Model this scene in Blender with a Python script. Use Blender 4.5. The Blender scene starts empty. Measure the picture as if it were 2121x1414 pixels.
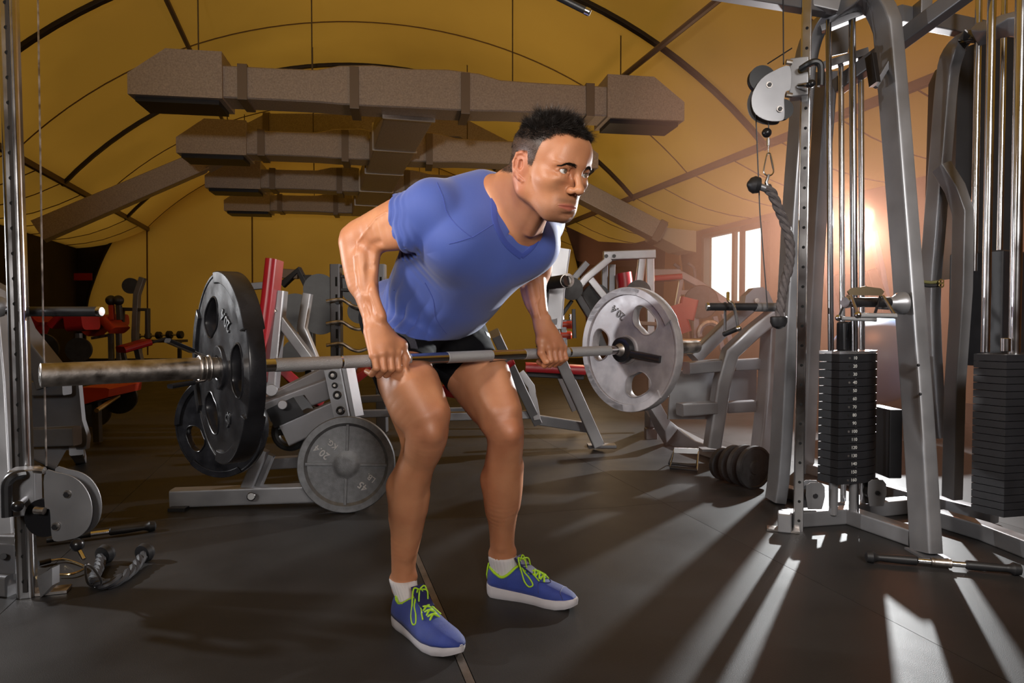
import bpy, math, random
import numpy as np
from mathutils import Vector, Matrix
random.seed(7); np.random.seed(7)
V = Vector
sc = bpy.context.scene
C = sc.collection
# ---------------------------------------------------------------- camera
FPX, CX, CY, CAMZ = 1429.0, 1060.5, 707.0, 0.89
PITCH = math.radians(1.56)
cam_d = bpy.data.cameras.new('camera'); cam = bpy.data.objects.new('camera', cam_d); C.objects.link(cam)
cam_d.sensor_width = 36.0; cam_d.sensor_fit = 'HORIZONTAL'; cam_d.lens = FPX / 2121 * 36
cam_d.clip_start = .05; cam_d.clip_end = 200
cam.location = (0, 0, CAMZ); cam.rotation_euler = (math.pi / 2 - PITCH, 0, 0)
sc.camera = cam
# ---------------------------------------------------------------- light
world = bpy.data.worlds.new('world'); sc.world = world; world.use_nodes = True
bg = world.node_tree.nodes['Background']; bg.inputs[0].default_value = (1.0, .97, .9, 1); bg.inputs[1].default_value = 1.4
def light(name, kind, loc, target, energy, color=(1, 1, 1), **kw):
    d = bpy.data.lights.new(name, kind); o = bpy.data.objects.new(name, d); C.objects.link(o)
    o.location = loc; d.energy = energy; d.color = color
    o.rotation_euler = (V(target) - V(loc)).to_track_quat('-Z', 'Y').to_euler()
    for k, v in kw.items(): setattr(d, k, v)
    return o
def set_lights():
    # studio strobe behind the right cable tower, a snooted one at floor level left, a gridded key above the camera's left
    light('strobe_right', 'SPOT', (3.0, 5.9, 1.62), (-.2, 1.9, .75), 700, (1, .97, .96), spot_size=2.3, spot_blend=.5, shadow_soft_size=.035)
    light('rim_boost', 'SPOT', (2.9, 5.6, 1.75), (.05, 1.95, 1.10), 1500, (1, .97, .95), spot_size=.42, spot_blend=.5, shadow_soft_size=.05)  # added next to the right strobe, only to strengthen the lifter's rim light
    light('strobe_left', 'SPOT', (-3.2, 2.60, 1.25), (-.1, 1.75, .5), 160, (.97, .98, 1), spot_size=1.25, spot_blend=.35, shadow_soft_size=.04)
    light('key_softbox', 'SPOT', (-1.75, .55, 2.0), (.0, 1.98, .95), 170, (1, .93, .86), spot_size=.75, spot_blend=.9, shadow_soft_size=.15)
    light('fill_front', 'SPOT', (.45, -.9, 1.40), (.05, 2.0, .32), 150, (1, .93, .87), spot_size=.78, spot_blend=.6, shadow_soft_size=.25)
    light('duct_fill', 'SPOT', (-.4, -2.4, 1.75), (-1.0, 8.5, 3.6), 680, (1, .93, .86), spot_size=.86, spot_blend=.8, shadow_soft_size=.2)  # added fill from behind the camera to brighten the duct faces
    light('fill_left', 'AREA', (-1.0, -.1, 1.25), (-1.45, 2.2, .35), 3.2, (1, .97, .94), shape='DISK', size=.35, spread=1.2)
    light('fill_right', 'AREA', (1.5, -.6, 2.3), (1.9, 3.2, .9), 16, (1, .96, .92), shape='DISK', size=.8, spread=1.2)
    light('orange_haze_fill', 'POINT', (2.35, 4.7, 1.45), (0, 0, 0), 24, (1, .34, .15), shadow_soft_size=.25)  # added source that gives the haze its orange glow
    light('hall_lamp', 'POINT', (1.0, 9.6, 1.7), (0, 0, 0), 42, (1, .68, .4), shadow_soft_size=.5)
set_lights()
sc.view_settings.view_transform = 'Standard'; sc.view_settings.look = 'None'
sc.view_settings.exposure = 0.0; sc.view_settings.gamma = 1.0; sc.view_settings.use_curve_mapping = False
cy = sc.cycles
cy.use_denoising = True; cy.max_bounces = 6; cy.diffuse_bounces = 3; cy.glossy_bounces = 3; cy.transmission_bounces = 4
cy.transparent_max_bounces = 8; cy.sample_clamp_indirect = 4.0; cy.caustics_reflective = False; cy.caustics_refractive = False
cy.volume_bounces = 0; cy.volume_step_rate = 4
cy.use_adaptive_sampling = True; cy.adaptive_threshold = 0.02
# ---------------------------------------------------------------- photo <-> world
CP, SP = math.cos(PITCH), math.sin(PITCH)
def P(px, py, d):
    xc = (px - CX) / FPX * d; yc = (CY - py) / FPX * d
    return V((xc, d * CP + yc * SP, CAMZ - d * SP + yc * CP))
def G(px, py, z=0.0):
    r = P(px, py, 1.0) - V((0, 0, CAMZ)); t = (z - CAMZ) / r.z
    return V((0, 0, CAMZ)) + r * t
def atX(px, py, y):
    r = P(px, py, 1.0) - V((0, 0, CAMZ)); return V((0, 0, CAMZ)) + r * (y / r.y)
# ---------------------------------------------------------------- materials
MATS = {}
def mat(name, col, rough=.5, metal=0.0, var=0.0, vscale=8.0, bump=0.0, bscale=200.0, spec=.5, sheen=0.0, coat=0.0, emit=None, alpha=None, sss=0.0, rvar=0.0, anis=0.0):
    if name in MATS: return MATS[name]
    m = bpy.data.materials.new(name); m.use_nodes = True; nt = m.node_tree; b = nt.nodes['Principled BSDF']
    b.inputs['Base Color'].default_value = (*col, 1); b.inputs['Roughness'].default_value = rough; b.inputs['Metallic'].default_value = metal
    b.inputs['Specular IOR Level'].default_value = spec
    if sheen: b.inputs['Sheen Weight'].default_value = sheen
    if coat: b.inputs['Coat Weight'].default_value = coat; b.inputs['Coat Roughness'].default_value = .25
    if sss: b.inputs['Subsurface Weight'].default_value = sss; b.inputs['Subsurface Radius'].default_value = (.012, .004, .002); b.inputs['Subsurface Scale'].default_value = 1.0
    if emit: b.inputs['Emission Color'].default_value = (*emit[0], 1); b.inputs['Emission Strength'].default_value = emit[1]
    if var or bump or rvar:
        tc = nt.nodes.new('ShaderNodeTexCoord')
    if var or rvar:
        n = nt.nodes.new('ShaderNodeTexNoise'); n.inputs['Scale'].default_value = vscale; n.inputs['Detail'].default_value = 6
        nt.links.new(tc.outputs['Object'], n.inputs['Vector'])
    if var:
        r = nt.nodes.new('ShaderNodeValToRGB'); r.color_ramp.elements[0].position = .3; r.color_ramp.elements[1].position = .7
        r.color_ramp.elements[0].color = (*[max(0, c * (1 - var)) for c in col], 1); r.color_ramp.elements[1].color = (*[min(1, c * (1 + var)) for c in col], 1)
        nt.links.new(n.outputs['Fac'], r.inputs['Fac']); nt.links.new(r.outputs['Color'], b.inputs['Base Color'])
    if rvar:
        mr = nt.nodes.new('ShaderNodeMapRange'); mr.inputs[1].default_value = .3; mr.inputs[2].default_value = .7
        mr.inputs[3].default_value = max(.02, rough - rvar); mr.inputs[4].default_value = min(1, rough + rvar)
        nt.links.new(n.outputs['Fac'], mr.inputs[0]); nt.links.new(mr.outputs[0], b.inputs['Roughness'])
    if bump:
        n2 = nt.nodes.new('ShaderNodeTexNoise'); n2.inputs['Scale'].default_value = bscale; n2.inputs['Detail'].default_value = 3
        bp = nt.nodes.new('ShaderNodeBump'); bp.inputs['Strength'].default_value = bump; bp.inputs['Distance'].default_value = .002
        nt.links.new(tc.outputs['Object'], n2.inputs['Vector']); nt.links.new(n2.outputs['Fac'], bp.inputs['Height']); nt.links.new(bp.outputs['Normal'], b.inputs['Normal'])
    MATS[name] = m
    return m
SILVER = mat('silver_paint', (.30, .30, .315), .38, .55, .12, 6, .08, 600, rvar=.08)
SILVERD = mat('silver_paint_dull', (.20, .20, .215), .45, .45, .15, 5, .08, 600)
CHROME = mat('chrome', (.75, .75, .77), .18, 1.0, 0, 8, 0, rvar=.05)
STEEL = mat('worn_steel', (.50, .46, .43), .40, 1.0, .35, 30, .12, 300, rvar=.12)
BLACKR = mat('black_rubber', (.018, .018, .02), .45, 0, .3, 20, .1, 400)
BLACKP = mat('black_plastic', (.012, .012, .014), .28, 0)
BLACKM = mat('black_powdercoat', (.02, .02, .023), .42, .1, .2, 10, .1, 500)
IRON = mat('cast_iron', (.035, .036, .038), .5, .3, .3, 25, .25, 260)
GREYIRON = mat('grey_hammertone_iron', (.17, .175, .185), .42, .5, .2, 40, .35, 330)
RED = mat('red_vinyl', (.38, .012, .02), .38, 0, .12, 6, .08, 300)
REDO = mat('orange_red_vinyl', (.5, .05, .02), .4, 0, .12, 6, .08, 300)
BLUEV = mat('blue_vinyl', (.04, .12, .25), .4, 0)
# ---------------------------------------------------------------- object helpers
def put(o, parent=None):
    C.objects.link(o)
    if parent is not None: o.parent = parent
    return o
def wloc(o):
    l = V((0, 0, 0))
    while o is not None: l = l + o.location; o = o.parent
    return l
def tag(o, label, cat, group=None, kind=None):
    if label: o['label'] = label
    if cat: o['category'] = cat
    if group: o['group'] = group
    if kind: o['kind'] = kind
    return o
def thing(name, label, cat, loc, group=None):
    o = bpy.data.objects.new(name, None); o.empty_display_size = .1; put(o); o.location = loc
    return tag(o, label, cat, group)
def mesh_obj(name, vs, fs, m, parent=None, smooth=35, mats=None, fmi=None):
    me = bpy.data.meshes.new(name)
    off = wloc(parent) if parent is not None else V((0, 0, 0))
    me.from_pydata([(v[0] - off[0], v[1] - off[1], v[2] - off[2]) for v in vs], [], fs)
    me.update()
    if mats:
        for q in mats: me.materials.append(q)
        me.polygons.foreach_set('material_index', fmi)
    elif m: me.materials.append(m)
    if smooth:
        me.polygons.foreach_set('use_smooth', [True] * len(me.polygons))
        me.set_sharp_from_angle(angle=math.radians(smooth))
    o = bpy.data.objects.new(name, me); put(o, parent)
    if smooth and smooth < 180 and len(fs) < 4000: w = o.modifiers.new('weighted', 'WEIGHTED_NORMAL'); w.keep_sharp = True; w.weight = 90
    return o
def basis(axis, up=V((0, 0, 1))):
    a = V(axis).normalized(); u = V(up)
    if abs(a.dot(u.normalized())) > .99: u = V((0, 1, 0)) if abs(a.y) < .9 else V((1, 0, 0))
    s = a.cross(u).normalized(); t = s.cross(a).normalized()
    return a, s, t
def rrect(w, h, r, n=2):
    pts = []
    for cx, cy, a0 in ((w/2-r, h/2-r, 0), (-w/2+r, h/2-r, 90), (-w/2+r, -h/2+r, 180), (w/2-r, -h/2+r, 270)):
        for i in range(n + 1):
            a = math.radians(a0 + 90 * i / n); pts.append((cx + r * math.cos(a), cy + r * math.sin(a)))
    return pts
class MB:
    def __init__(s): s.v = []; s.f = []
    def add(s, vs, fs):
        n = len(s.v); s.v += [tuple(v) for v in vs]; s.f += [tuple(i + n for i in f) for f in fs]; return s
    def rings(s, rs, closed=True, caps=True):
        k = len(rs[0]); vs = [p for r in rs for p in r]; fs = []
        for i in range(len(rs) - 1):
            for j in range(k if closed else k - 1):
                a = i * k + j; b = i * k + (j + 1) % k; fs.append((a, b, b + k, a + k))
        if caps and closed: fs.append(tuple(range(k))[::-1]); fs.append(tuple(range(len(vs) - k, len(vs))))
        return s.add(vs, fs)
    def beam(s, p0, p1, w, h, up=V((0, 0, 1)), r=None, n=2):     # w sideways, h along up
        p0 = V(p0); p1 = V(p1); a, sd, t = basis(p1 - p0, up); r = min(w, h) * .14 if r is None else r
        pr = rrect(w, h, r, n)
        return s.rings([[p + sd * x + t * y for x, y in pr] for p in (p0, p1)])
    def path(s, pts, w, h, up=V((0, 0, 1)), r=None, n=2):           # rounded-rect beam along a bent path
        pts = [V(p) for p in pts]; r = min(w, h) * .14 if r is None else r; pr = rrect(w, h, r, n); rs = []
        for i, p in enumerate(pts):
            if i == 0: tg = pts[1] - p
            elif i == len(pts) - 1: tg = p - pts[i-1]
            else: tg = (pts[i+1] - p).normalized() + (p - pts[i-1]).normalized()
            a, sd, t = basis(tg, up)
            k = 1.0
            if 0 < i < len(pts) - 1:
                c = (pts[i+1] - p).normalized().dot(a); k = 1 / max(.5, c)
            rs.append([p + sd * x + t * y * k for x, y in pr] if abs(V(up).dot(a)) < .999 else [p + sd * x + t * y for x, y in pr])
        return s.rings(rs)
    def tube(s, pts, rad, n=10, caps=True):
        pts = [V(p) for p in pts]; rs = []; u = None
        for i, p in enumerate(pts):
            tg = (pts[min(i+1, len(pts)-1)] - pts[max(i-1, 0)])
            if tg.length < 1e-9: tg = V((0, 0, 1))
            tg.normalize()
            if u is None: a, sd, u = basis(tg)
            u = (u - tg * u.dot(tg)).normalized(); sd = tg.cross(u)
            r = rad[i] if isinstance(rad, (list, tuple)) else rad
            rs.append([p + (sd * math.cos(2*math.pi*j/n) + u * math.sin(2*math.pi*j/n)) * r for j in range(n)])
        return s.rings(rs, caps=caps)
    def lathe(s, o, axis, prof, n=32, up=V((0, 0, 1))):              # prof: list of (distance along axis, radius)
        o = V(o); a, sd, t = basis(axis, up)
        return s.rings([[o + a * x + (sd * math.cos(2*math.pi*j/n) + t * math.sin(2*math.pi*j/n)) * max(r, 1e-5) for j in range(n)] for x, r in prof])
    def cyl(s, p0, p1, r, n=20, ch=0.0):
        p0 = V(p0); p1 = V(p1); L = (p1 - p0).length
        if ch: return s.lathe(p0, p1 - p0, [(0, r - ch), (ch, r), (L - ch, r), (L, r - ch)], n)
        return s.lathe(p0, p1 - p0, [(0, r), (L, r)], n)
    def prism(s, pts, ex):                                           # polygon (3d points) extruded by vector ex
        k = len(pts); pts = [V(p) for p in pts]; ex = V(ex)
        vs = pts + [p + ex for p in pts]
        return s.add(vs, [tuple(range(k))[::-1], tuple(range(k, 2 * k))] + [(i, (i+1) % k, (i+1) % k + k, i + k) for i in range(k)])
    def box(s, c, sx, sy, sz, ax=None, r=.0):
        c = V(c)
        if ax is None: ax = (V((1, 0, 0)), V((0, 1, 0)), V((0, 0, 1)))
        X, Y, Z = [V(q).normalized() for q in ax]
        if r:
            pr = rrect(sx, sy, r, 2)
            rs = []
            for z, k in ((-sz/2, 1 - .6*r/max(sx, sy)*2), (-sz/2 + r*.6, 1), (sz/2 - r*.6, 1), (sz/2, 1 - .6*r/max(sx, sy)*2)):
                rs.append([c + X * x * k + Y * y * k + Z * z for x, y in pr])
            return s.rings(rs)
        pts = [c + X * x * sx/2 + Y * y * sy/2 - Z * sz/2 for x, y in ((-1, -1), (1, -1), (1, 1), (-1, 1))]
        return s.prism(pts, Z * sz)
    def sphere(s, c, r, n=16, m=10, sc=(1, 1, 1)):
        prof = [(-r * math.cos(math.pi * i / m), r * math.sin(math.pi * i / m)) for i in range(m + 1)]
        c = V(c); k = len(s.v); s.lathe((0, 0, 0), (0, 0, 1), prof, n)
        for i in range(k, len(s.v)):
            q = s.v[i]; s.v[i] = (c[0] + q[0]*sc[0], c[1] + q[1]*sc[1], c[2] + q[2]*sc[2])
        return s
    def torus(s, c, axis, R, r, n=28, m=10, a0=0, a1=360):
        c = V(c); a, sd, t = basis(axis); full = abs(a1 - a0) >= 360; N = n
        rs = []
        for i in range(N + 1):
            th = math.radians(a0 + (a1 - a0) * i / N); rad = sd * math.cos(th) + t * math.sin(th)
            rs.append([c + rad * (R + r * math.cos(2*math.pi*j/m)) + a * r * math.sin(2*math.pi*j/m) for j in range(m)])
        return s.rings(rs, caps=not full)
    def obj(s, name, m, parent=None, smooth=35): return mesh_obj(name, s.v, s.f, m, parent, smooth)
def shape2d(name, outlines, thick, bev, m, parent, mw, res=1):
    """outlines: closed 2-D loops (outer and holes) -> filled, bevelled solid, placed with matrix mw"""
    cu = bpy.data.curves.new(name, 'CURVE'); cu.dimensions = '2D'; cu.fill_mode = 'BOTH'; cu.extrude = thick / 2 - bev; cu.bevel_depth = bev; cu.bevel_resolution = res; cu.offset = -bev
    for pts in outlines:
        sp = cu.splines.new('POLY'); sp.points.add(len(pts) - 1); sp.use_cyclic_u = True
        for i, (x, y) in enumerate(pts): sp.points[i].co = (x, y, 0, 1)
    t = bpy.data.objects.new('tmp', cu); me = bpy.data.meshes.new_from_object(t); bpy.data.objects.remove(t)
    me.name = name
    off = wloc(parent) if parent is not None else V((0, 0, 0))
    me.transform(Matrix.Translation(-off) @ mw); me.materials.clear(); me.materials.append(m)
    me.polygons.foreach_set('use_smooth', [True] * len(me.polygons)); me.set_sharp_from_angle(angle=math.radians(40))
    o = bpy.data.objects.new(name, me); return put(o, parent)
def text3d(name, body, size, thick, m, parent, mw, bev=0.0, space=1.0):
    cu = bpy.data.curves.new(name, 'FONT'); cu.body = body; cu.size = size; cu.extrude = thick / 2; cu.align_x = 'CENTER'; cu.align_y = 'CENTER'; cu.bevel_depth = bev; cu.resolution_u = 3; cu.space_character = space
    t = bpy.data.objects.new('tmp', cu); me = bpy.data.meshes.new_from_object(t); bpy.data.objects.remove(t)
    me.name = name; off = wloc(parent) if parent is not None else V((0, 0, 0))
    me.transform(Matrix.Translation(-off) @ mw); me.materials.clear(); me.materials.append(m)
    o = bpy.data.objects.new(name, me); return put(o, parent)
def frame(o, x, y, z):
    return Matrix(((x[0], y[0], z[0], o[0]), (x[1], y[1], z[1], o[1]), (x[2], y[2], z[2], o[2]), (0, 0, 0, 1)))
def smoothpts(pts, n=6, closed=False):
    pts = [V(p) for p in pts]; out = []; L = len(pts)
    rng = range(L if closed else L - 1)
    for i in rng:
        if closed: p0, p1, p2, p3 = pts[i-1], pts[i], pts[(i+1) % L], pts[(i+2) % L]
        else: p0, p1, p2, p3 = pts[max(i-1, 0)], pts[i], pts[i+1], pts[min(i+2, L-1)]
        for k in range(n):
            t = k / n
            out.append(.5 * ((2*p1) + (p2-p0)*t + (2*p0-5*p1+4*p2-p3)*t*t + (3*p1-p0-3*p2+p3)*t**3))
    if not closed: out.append(pts[-1])
    return out
def copy_tree(o, parent=None, **kw):
    c = o.copy(); C.objects.link(c)
    if parent is not None: c.parent = parent
    for ch in list(o.children): copy_tree(ch, c)
    return c
# directions
DB = V((.786, .619, 0)).normalized()      # along the barbell, the lifter's right to left
NB = V((.619, -.786, 0)).normalized()     # the way the lifter faces
UZ = V((0, 0, 1))
# ================================================================ implicit-surface modeller (smooth unions -> one closed mesh)
def smin(a, b, k):
    h = np.maximum(k - np.abs(a - b), 0) / k
    return np.minimum(a, b) - h * h * k * .25
def smax(a, b, k): return -smin(-a, -b, k)
class Pr:
    pass
def cone(a, b, ra, rb, k=.02, op='+'):
    s = Pr(); s.t = 'c'; s.a = np.array(a, float); s.b = np.array(b, float); s.ra = ra; s.rb = rb; s.k = k; s.op = op
    s.c = (s.a + s.b) / 2; s.R = np.linalg.norm(s.b - s.a) / 2 + max(ra, rb); return s
def ell(c, r, ax=None, k=.02, op='+'):
    s = Pr(); s.t = 'e'; s.c = np.array(c, float); s.r = np.array(r, float); s.k = k; s.op = op
    if ax is None: ax = ((1, 0, 0), (0, 1, 0), (0, 0, 1))
    X = V(ax[0]).normalized(); Z0 = V(ax[2]); Z = (Z0 - X * Z0.dot(X)).normalized(); Y = Z.cross(X)
    s.M = np.array([X, Y, Z], float); s.R = max(r); return s
def chain(pts, rs, k=.02, op='+', n=4):
    """one tapering limb: a smooth curve through the points with a smoothly varying radius"""
    q = smoothpts(pts, n); t0 = np.arange(len(pts)); tt = np.linspace(0, len(pts) - 1, len(q))
    rr = [v.x for v in smoothpts([(r, 0, 0) for r in rs], n)]
    s = Pr(); s.t = 'ch'; s.pts = np.array([tuple(v) for v in q]); s.rs = np.array(rr); s.k = k; s.op = op
    s.c = (s.pts.min(0) + s.pts.max(0)) / 2; s.R = np.linalg.norm(s.pts.max(0) - s.pts.min(0)) / 2 + max(rr)
    return [s]
def plane(p, n, k=.004, op='max'):
    s = Pr(); s.t = 'p'; s.p = np.array(p, float); n = V(n).normalized(); s.n = np.array(n, float); s.k = k; s.op = op; s.R = 1e9; s.c = s.p; return s
def wedge(planes, k=.01):           # subtract the intersection of half-spaces
    s = Pr(); s.t = 'w'; s.pl = [(np.array(p, float), np.array(V(n).normalized(), float)) for p, n in planes]; s.k = k; s.op = '-'; s.R = 1e9; s.c = s.pl[0][0]; return s
def disp(fn):
    s = Pr(); s.t = 'd'; s.fn = fn; s.R = 1e9; s.k = 0; s.op = 'd'; s.c = np.zeros(3); return s
def seg_d(X, a, b, ra, rb):
    ab = b - a; L2 = float(ab @ ab) + 1e-12
    q0 = X[:, 0] - X.dtype.type(a[0]); q1 = X[:, 1] - X.dtype.type(a[1]); q2 = X[:, 2] - X.dtype.type(a[2])
    u0, u1, u2 = [X.dtype.type(v) for v in ab]
    t = (q0 * u0 + q1 * u1 + q2 * u2) * X.dtype.type(1 / L2); np.maximum(t, 0, out=t); np.minimum(t, 1, out=t)
    q0 -= t * u0; q1 -= t * u1; q2 -= t * u2
    q0 *= q0; q1 *= q1; q2 *= q2; q0 += q1; q0 += q2; np.sqrt(q0, out=q0)
    t *= X.dtype.type(rb - ra); t += X.dtype.type(ra); q0 -= t
    return q0
def pdist(s, X, segs=None):
    if s.t == 'c': return seg_d(X, s.a, s.b, s.ra, s.rb)
    if s.t == 'e':
        dt = X.dtype; Q = s.M @ X.T.astype(dt) if dt == np.float64 else s.M.astype(dt) @ X.T
        c = s.M @ s.c; k0 = 0; k1 = 0
        for a in range(3):
            q = (Q[a] - dt.type(c[a])) * dt.type(1 / s.r[a]); k0 = k0 + q * q; q = q * dt.type(1 / s.r[a]); k1 = k1 + q * q
        k0 = np.sqrt(k0); k1 = np.sqrt(k1) + dt.type(1e-9)
        return k0 * (k0 - 1) / k1
    if s.t == 'ch':
        out = None
        for i in (segs if segs is not None else range(len(s.pts) - 1)):
            e = seg_d(X, s.pts[i], s.pts[i+1], s.rs[i], s.rs[i+1])
            out = e if out is None else np.minimum(out, e)
        return out
    if s.t == 'g': return evalp(s.pr, X)
    if s.t == 'p': return X @ s.n.astype(X.dtype) - X.dtype.type(s.p @ s.n)
    if s.t == 'w':
        d = None
        for p, n in s.pl:
            e = X @ n.astype(X.dtype) - X.dtype.type(p @ n); d = e if d is None else np.maximum(d, e)
        return d
def evalp(prims, X, mask=None, d=None):
    """mask: per prim None / False (skip) / True / list of chain segments"""
    d = np.full(len(X), .35, X.dtype)
    for i, s in enumerate(prims):
        m = True if mask is None else mask[i]
        if m is False: continue
        if s.op == 'd':
            d = (d + s.fn(X, d)).astype(X.dtype); continue
        if s.t == 'g': e = evalp(s.pr, X, None if m is True else m)
        else: e = pdist(s, X, m if isinstance(m, list) else None)
        k = X.dtype.type(s.k)
        if s.op == '+': d = smin(d, e, k)
        elif s.op == '-': d = smax(d, -e, k)
        elif s.op == 'max': d = smax(d, e, k)
    return d
def masks(prims, cen, rad):
    """for every block centre, which prims (and which chain segments) can matter there"""
    cols = []
    for s in prims:
        if s.op == 'd' or s.t in 'pw': cols.append([True] * len(cen)); continue
        if s.t == 'g': cols.append([list(r) if any(x is not False for x in r) else False for r in zip(*masks(s.pr, cen, rad))]); continue
        lim = rad * (1.6 if s.t == 'e' else 1.02) + s.k * 1.3 + .024
        if s.t == 'ch':
            M = np.stack([seg_d(cen, s.pts[i], s.pts[i+1], s.rs[i], s.rs[i+1]) < lim for i in range(len(s.pts) - 1)], 1)
            cols.append([[int(v) for v in np.where(r)[0]] or False for r in M])
        else: cols.append([bool(v) for v in (pdist(s, cen) < lim)])
    return cols
def axis_nodes(lo, hi, h, fine, N):
    """grid-node coordinates along one axis: step h, except step hf inside the fine ranges [(a, b, hf)]"""
    x = [lo - 2 * h]
    while x[-1] < hi + 2 * h:
        st = h
        for a, b, hf in fine:
            if a <= x[-1] <= b: st = hf
        x.append(x[-1] + st)
    nb = -(-len(x) // N) if (len(x) % N) else len(x) // N
    while len(x) < nb * N + 4: x.append(x[-1] + h)
    return np.array(x), nb
def polygonize(prims, lo, hi, h, N=28, fine=((), (), ())):
    GX = []; nb = []
    for a in range(3):
        g_, n_ = axis_nodes(lo[a], hi[a], h, fine[a], N); GX.append(g_); nb.append(n_)
    OFF = 1                                     # grid index i -> GX[i + OFF]
    g = np.stack(np.meshgrid(*[np.arange(n) for n in nb], indexing='ij'), -1).reshape(-1, 3)
    def node(ix): return np.stack([GX[a][np.minimum(ix[..., a] + OFF, len(GX[a]) - 1)] for a in range(3)], -1)
    b0 = node(g * N); b1 = node(g * N + N); cen = (b0 + b1) / 2; rads = np.linalg.norm(b1 - b0, axis=1) / 2
    d = evalp(prims, cen); sel = np.abs(d) < rads * 1.35 + .02; act = g[sel]
    NX, NY, NZ = [int(n) * N + 4 for n in nb]
    ax = np.arange(-1, N + 1); n2 = N + 2; n1 = N + 1
    loc = np.stack(np.meshgrid(ax, ax, ax, indexing='ij'), -1).reshape(-1, 3)
    cl = np.stack(np.meshgrid(*[np.arange(n1)] * 3, indexing='ij'), -1)
    ids, pos, quads = [], [], []
    def gid(c): return ((c[..., 0] + 2) * NY + (c[..., 1] + 2)) * NZ + (c[..., 2] + 2)
    edges = [((0, 0, 0), (1, 0, 0)), ((0, 1, 0), (1, 1, 0)), ((0, 0, 1), (1, 0, 1)), ((0, 1, 1), (1, 1, 1)),
             ((0, 0, 0), (0, 1, 0)), ((1, 0, 0), (1, 1, 0)), ((0, 0, 1), (0, 1, 1)), ((1, 0, 1), (1, 1, 1)),
             ((0, 0, 0), (0, 0, 1)), ((1, 0, 0), (1, 0, 1)), ((0, 1, 0), (0, 1, 1)), ((1, 1, 0), (1, 1, 1))]
    acen = cen[sel]; arad = rads[sel] * (N + 2) / N
    cols = masks(prims, acen, arad); rows = list(zip(*cols))
    def do(bi):
        b = act[bi]; ids, pos, quads = [], [], []
        base = b * N
        X = node(base + loc).astype(np.float32)
        F = evalp(prims, X, rows[bi]).reshape(n2, n2, n2)
        S = F < 0
        if S.all() or not S.any(): return None
        acc = np.zeros((n1, n1, n1, 3)); cnt = np.zeros((n1, n1, n1))
        sl = lambda o: tuple(slice(q, q + n1) for q in o)
        for e0, e1 in edges:
            f0 = F[sl(e0)]; f1 = F[sl(e1)]; m = (f0 < 0) != (f1 < 0)
            if not m.any(): continue
            t = np.where(m, f0 / np.where(m, f0 - f1, 1), 0)
            for a in range(3):
                if e0[a] == e1[a]: acc[..., a] += m * e0[a]
                else: acc[..., a] += t
            cnt += m
        ok = cnt > 0
        cc = cl[ok] + base - 1
        n0 = node(cc); ids.append(gid(cc)); pos.append(n0 + (acc[ok] / cnt[ok][:, None]) * (node(cc + 1) - n0))
        for a in range(3):
            u, v = (a + 1) % 3, (a + 2) % 3
            i0 = [slice(1, 1 + N)] * 3; i1 = list(i0); i1[a] = slice(2, 2 + N)
            s0 = S[tuple(i0)]; s1 = S[tuple(i1)]; m = s0 != s1
            if not m.any(): continue
            ix = np.argwhere(m) + base; flip = s0[m]
            du = np.zeros(3, int); du[u] = 1; dv = np.zeros(3, int); dv[v] = 1
            q = np.stack([gid(ix), gid(ix - du), gid(ix - du - dv), gid(ix - dv)], 1)
            q[~flip] = q[~flip][:, ::-1]
            quads.append(q)
        return ids[0], pos[0], quads
    from concurrent.futures import ThreadPoolExecutor
    with ThreadPoolExecutor(4) as ex: res = [r for r in ex.map(do, range(len(act))) if r]
    ids = [r[0] for r in res]; pos = [r[1] for r in res]; quads = [q for r in res for q in r[2]]
    ids = np.concatenate(ids); pos = np.concatenate(pos); quads = np.concatenate(quads)
    uid, first = np.unique(ids, return_index=True); pos = pos[first]
    miss = np.setdiff1d(np.unique(quads), uid)          # a corner two blocks rounded differently: give it the cell centre
    if len(miss):
        i = miss // (NY * NZ) - 2; j = (miss // NZ) % NY - 2; k = miss % NZ - 2; ijk = np.stack([i, j, k], 1)
        uid = np.concatenate([uid, miss]); pos = np.concatenate([pos, (node(ijk) + node(ijk + 1)) / 2]); o = np.argsort(uid); uid = uid[o]; pos = pos[o]
    q = np.searchsorted(uid, quads)
    e = np.concatenate([q[:, [0, 1]], q[:, [1, 2]], q[:, [2, 3]], q[:, [3, 0]]]); key = np.sort(e, 1); _, inv, cnt = np.unique(key, axis=0, return_inverse=True, return_counts=True)
    nxt = {int(b): int(a) for a, b in e[cnt[inv.ravel()] == 1]}; extra = []      # close single missing quads
    while nxt:
        st, cur = next(iter(nxt.items())); loop = [st]
        while cur != st and cur in nxt and len(loop) < 9: loop.append(cur); cur = nxt[cur]
        for v in loop: nxt.pop(v, None)
        if cur == st and len(loop) == 4: extra.append(loop)
        elif cur == st and len(loop) == 6: extra += [loop[:4], [loop[0]] + loop[3:]]
    return pos, (np.concatenate([q, np.array(extra)]) if extra else q)
def keep_biggest(): pass
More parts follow.
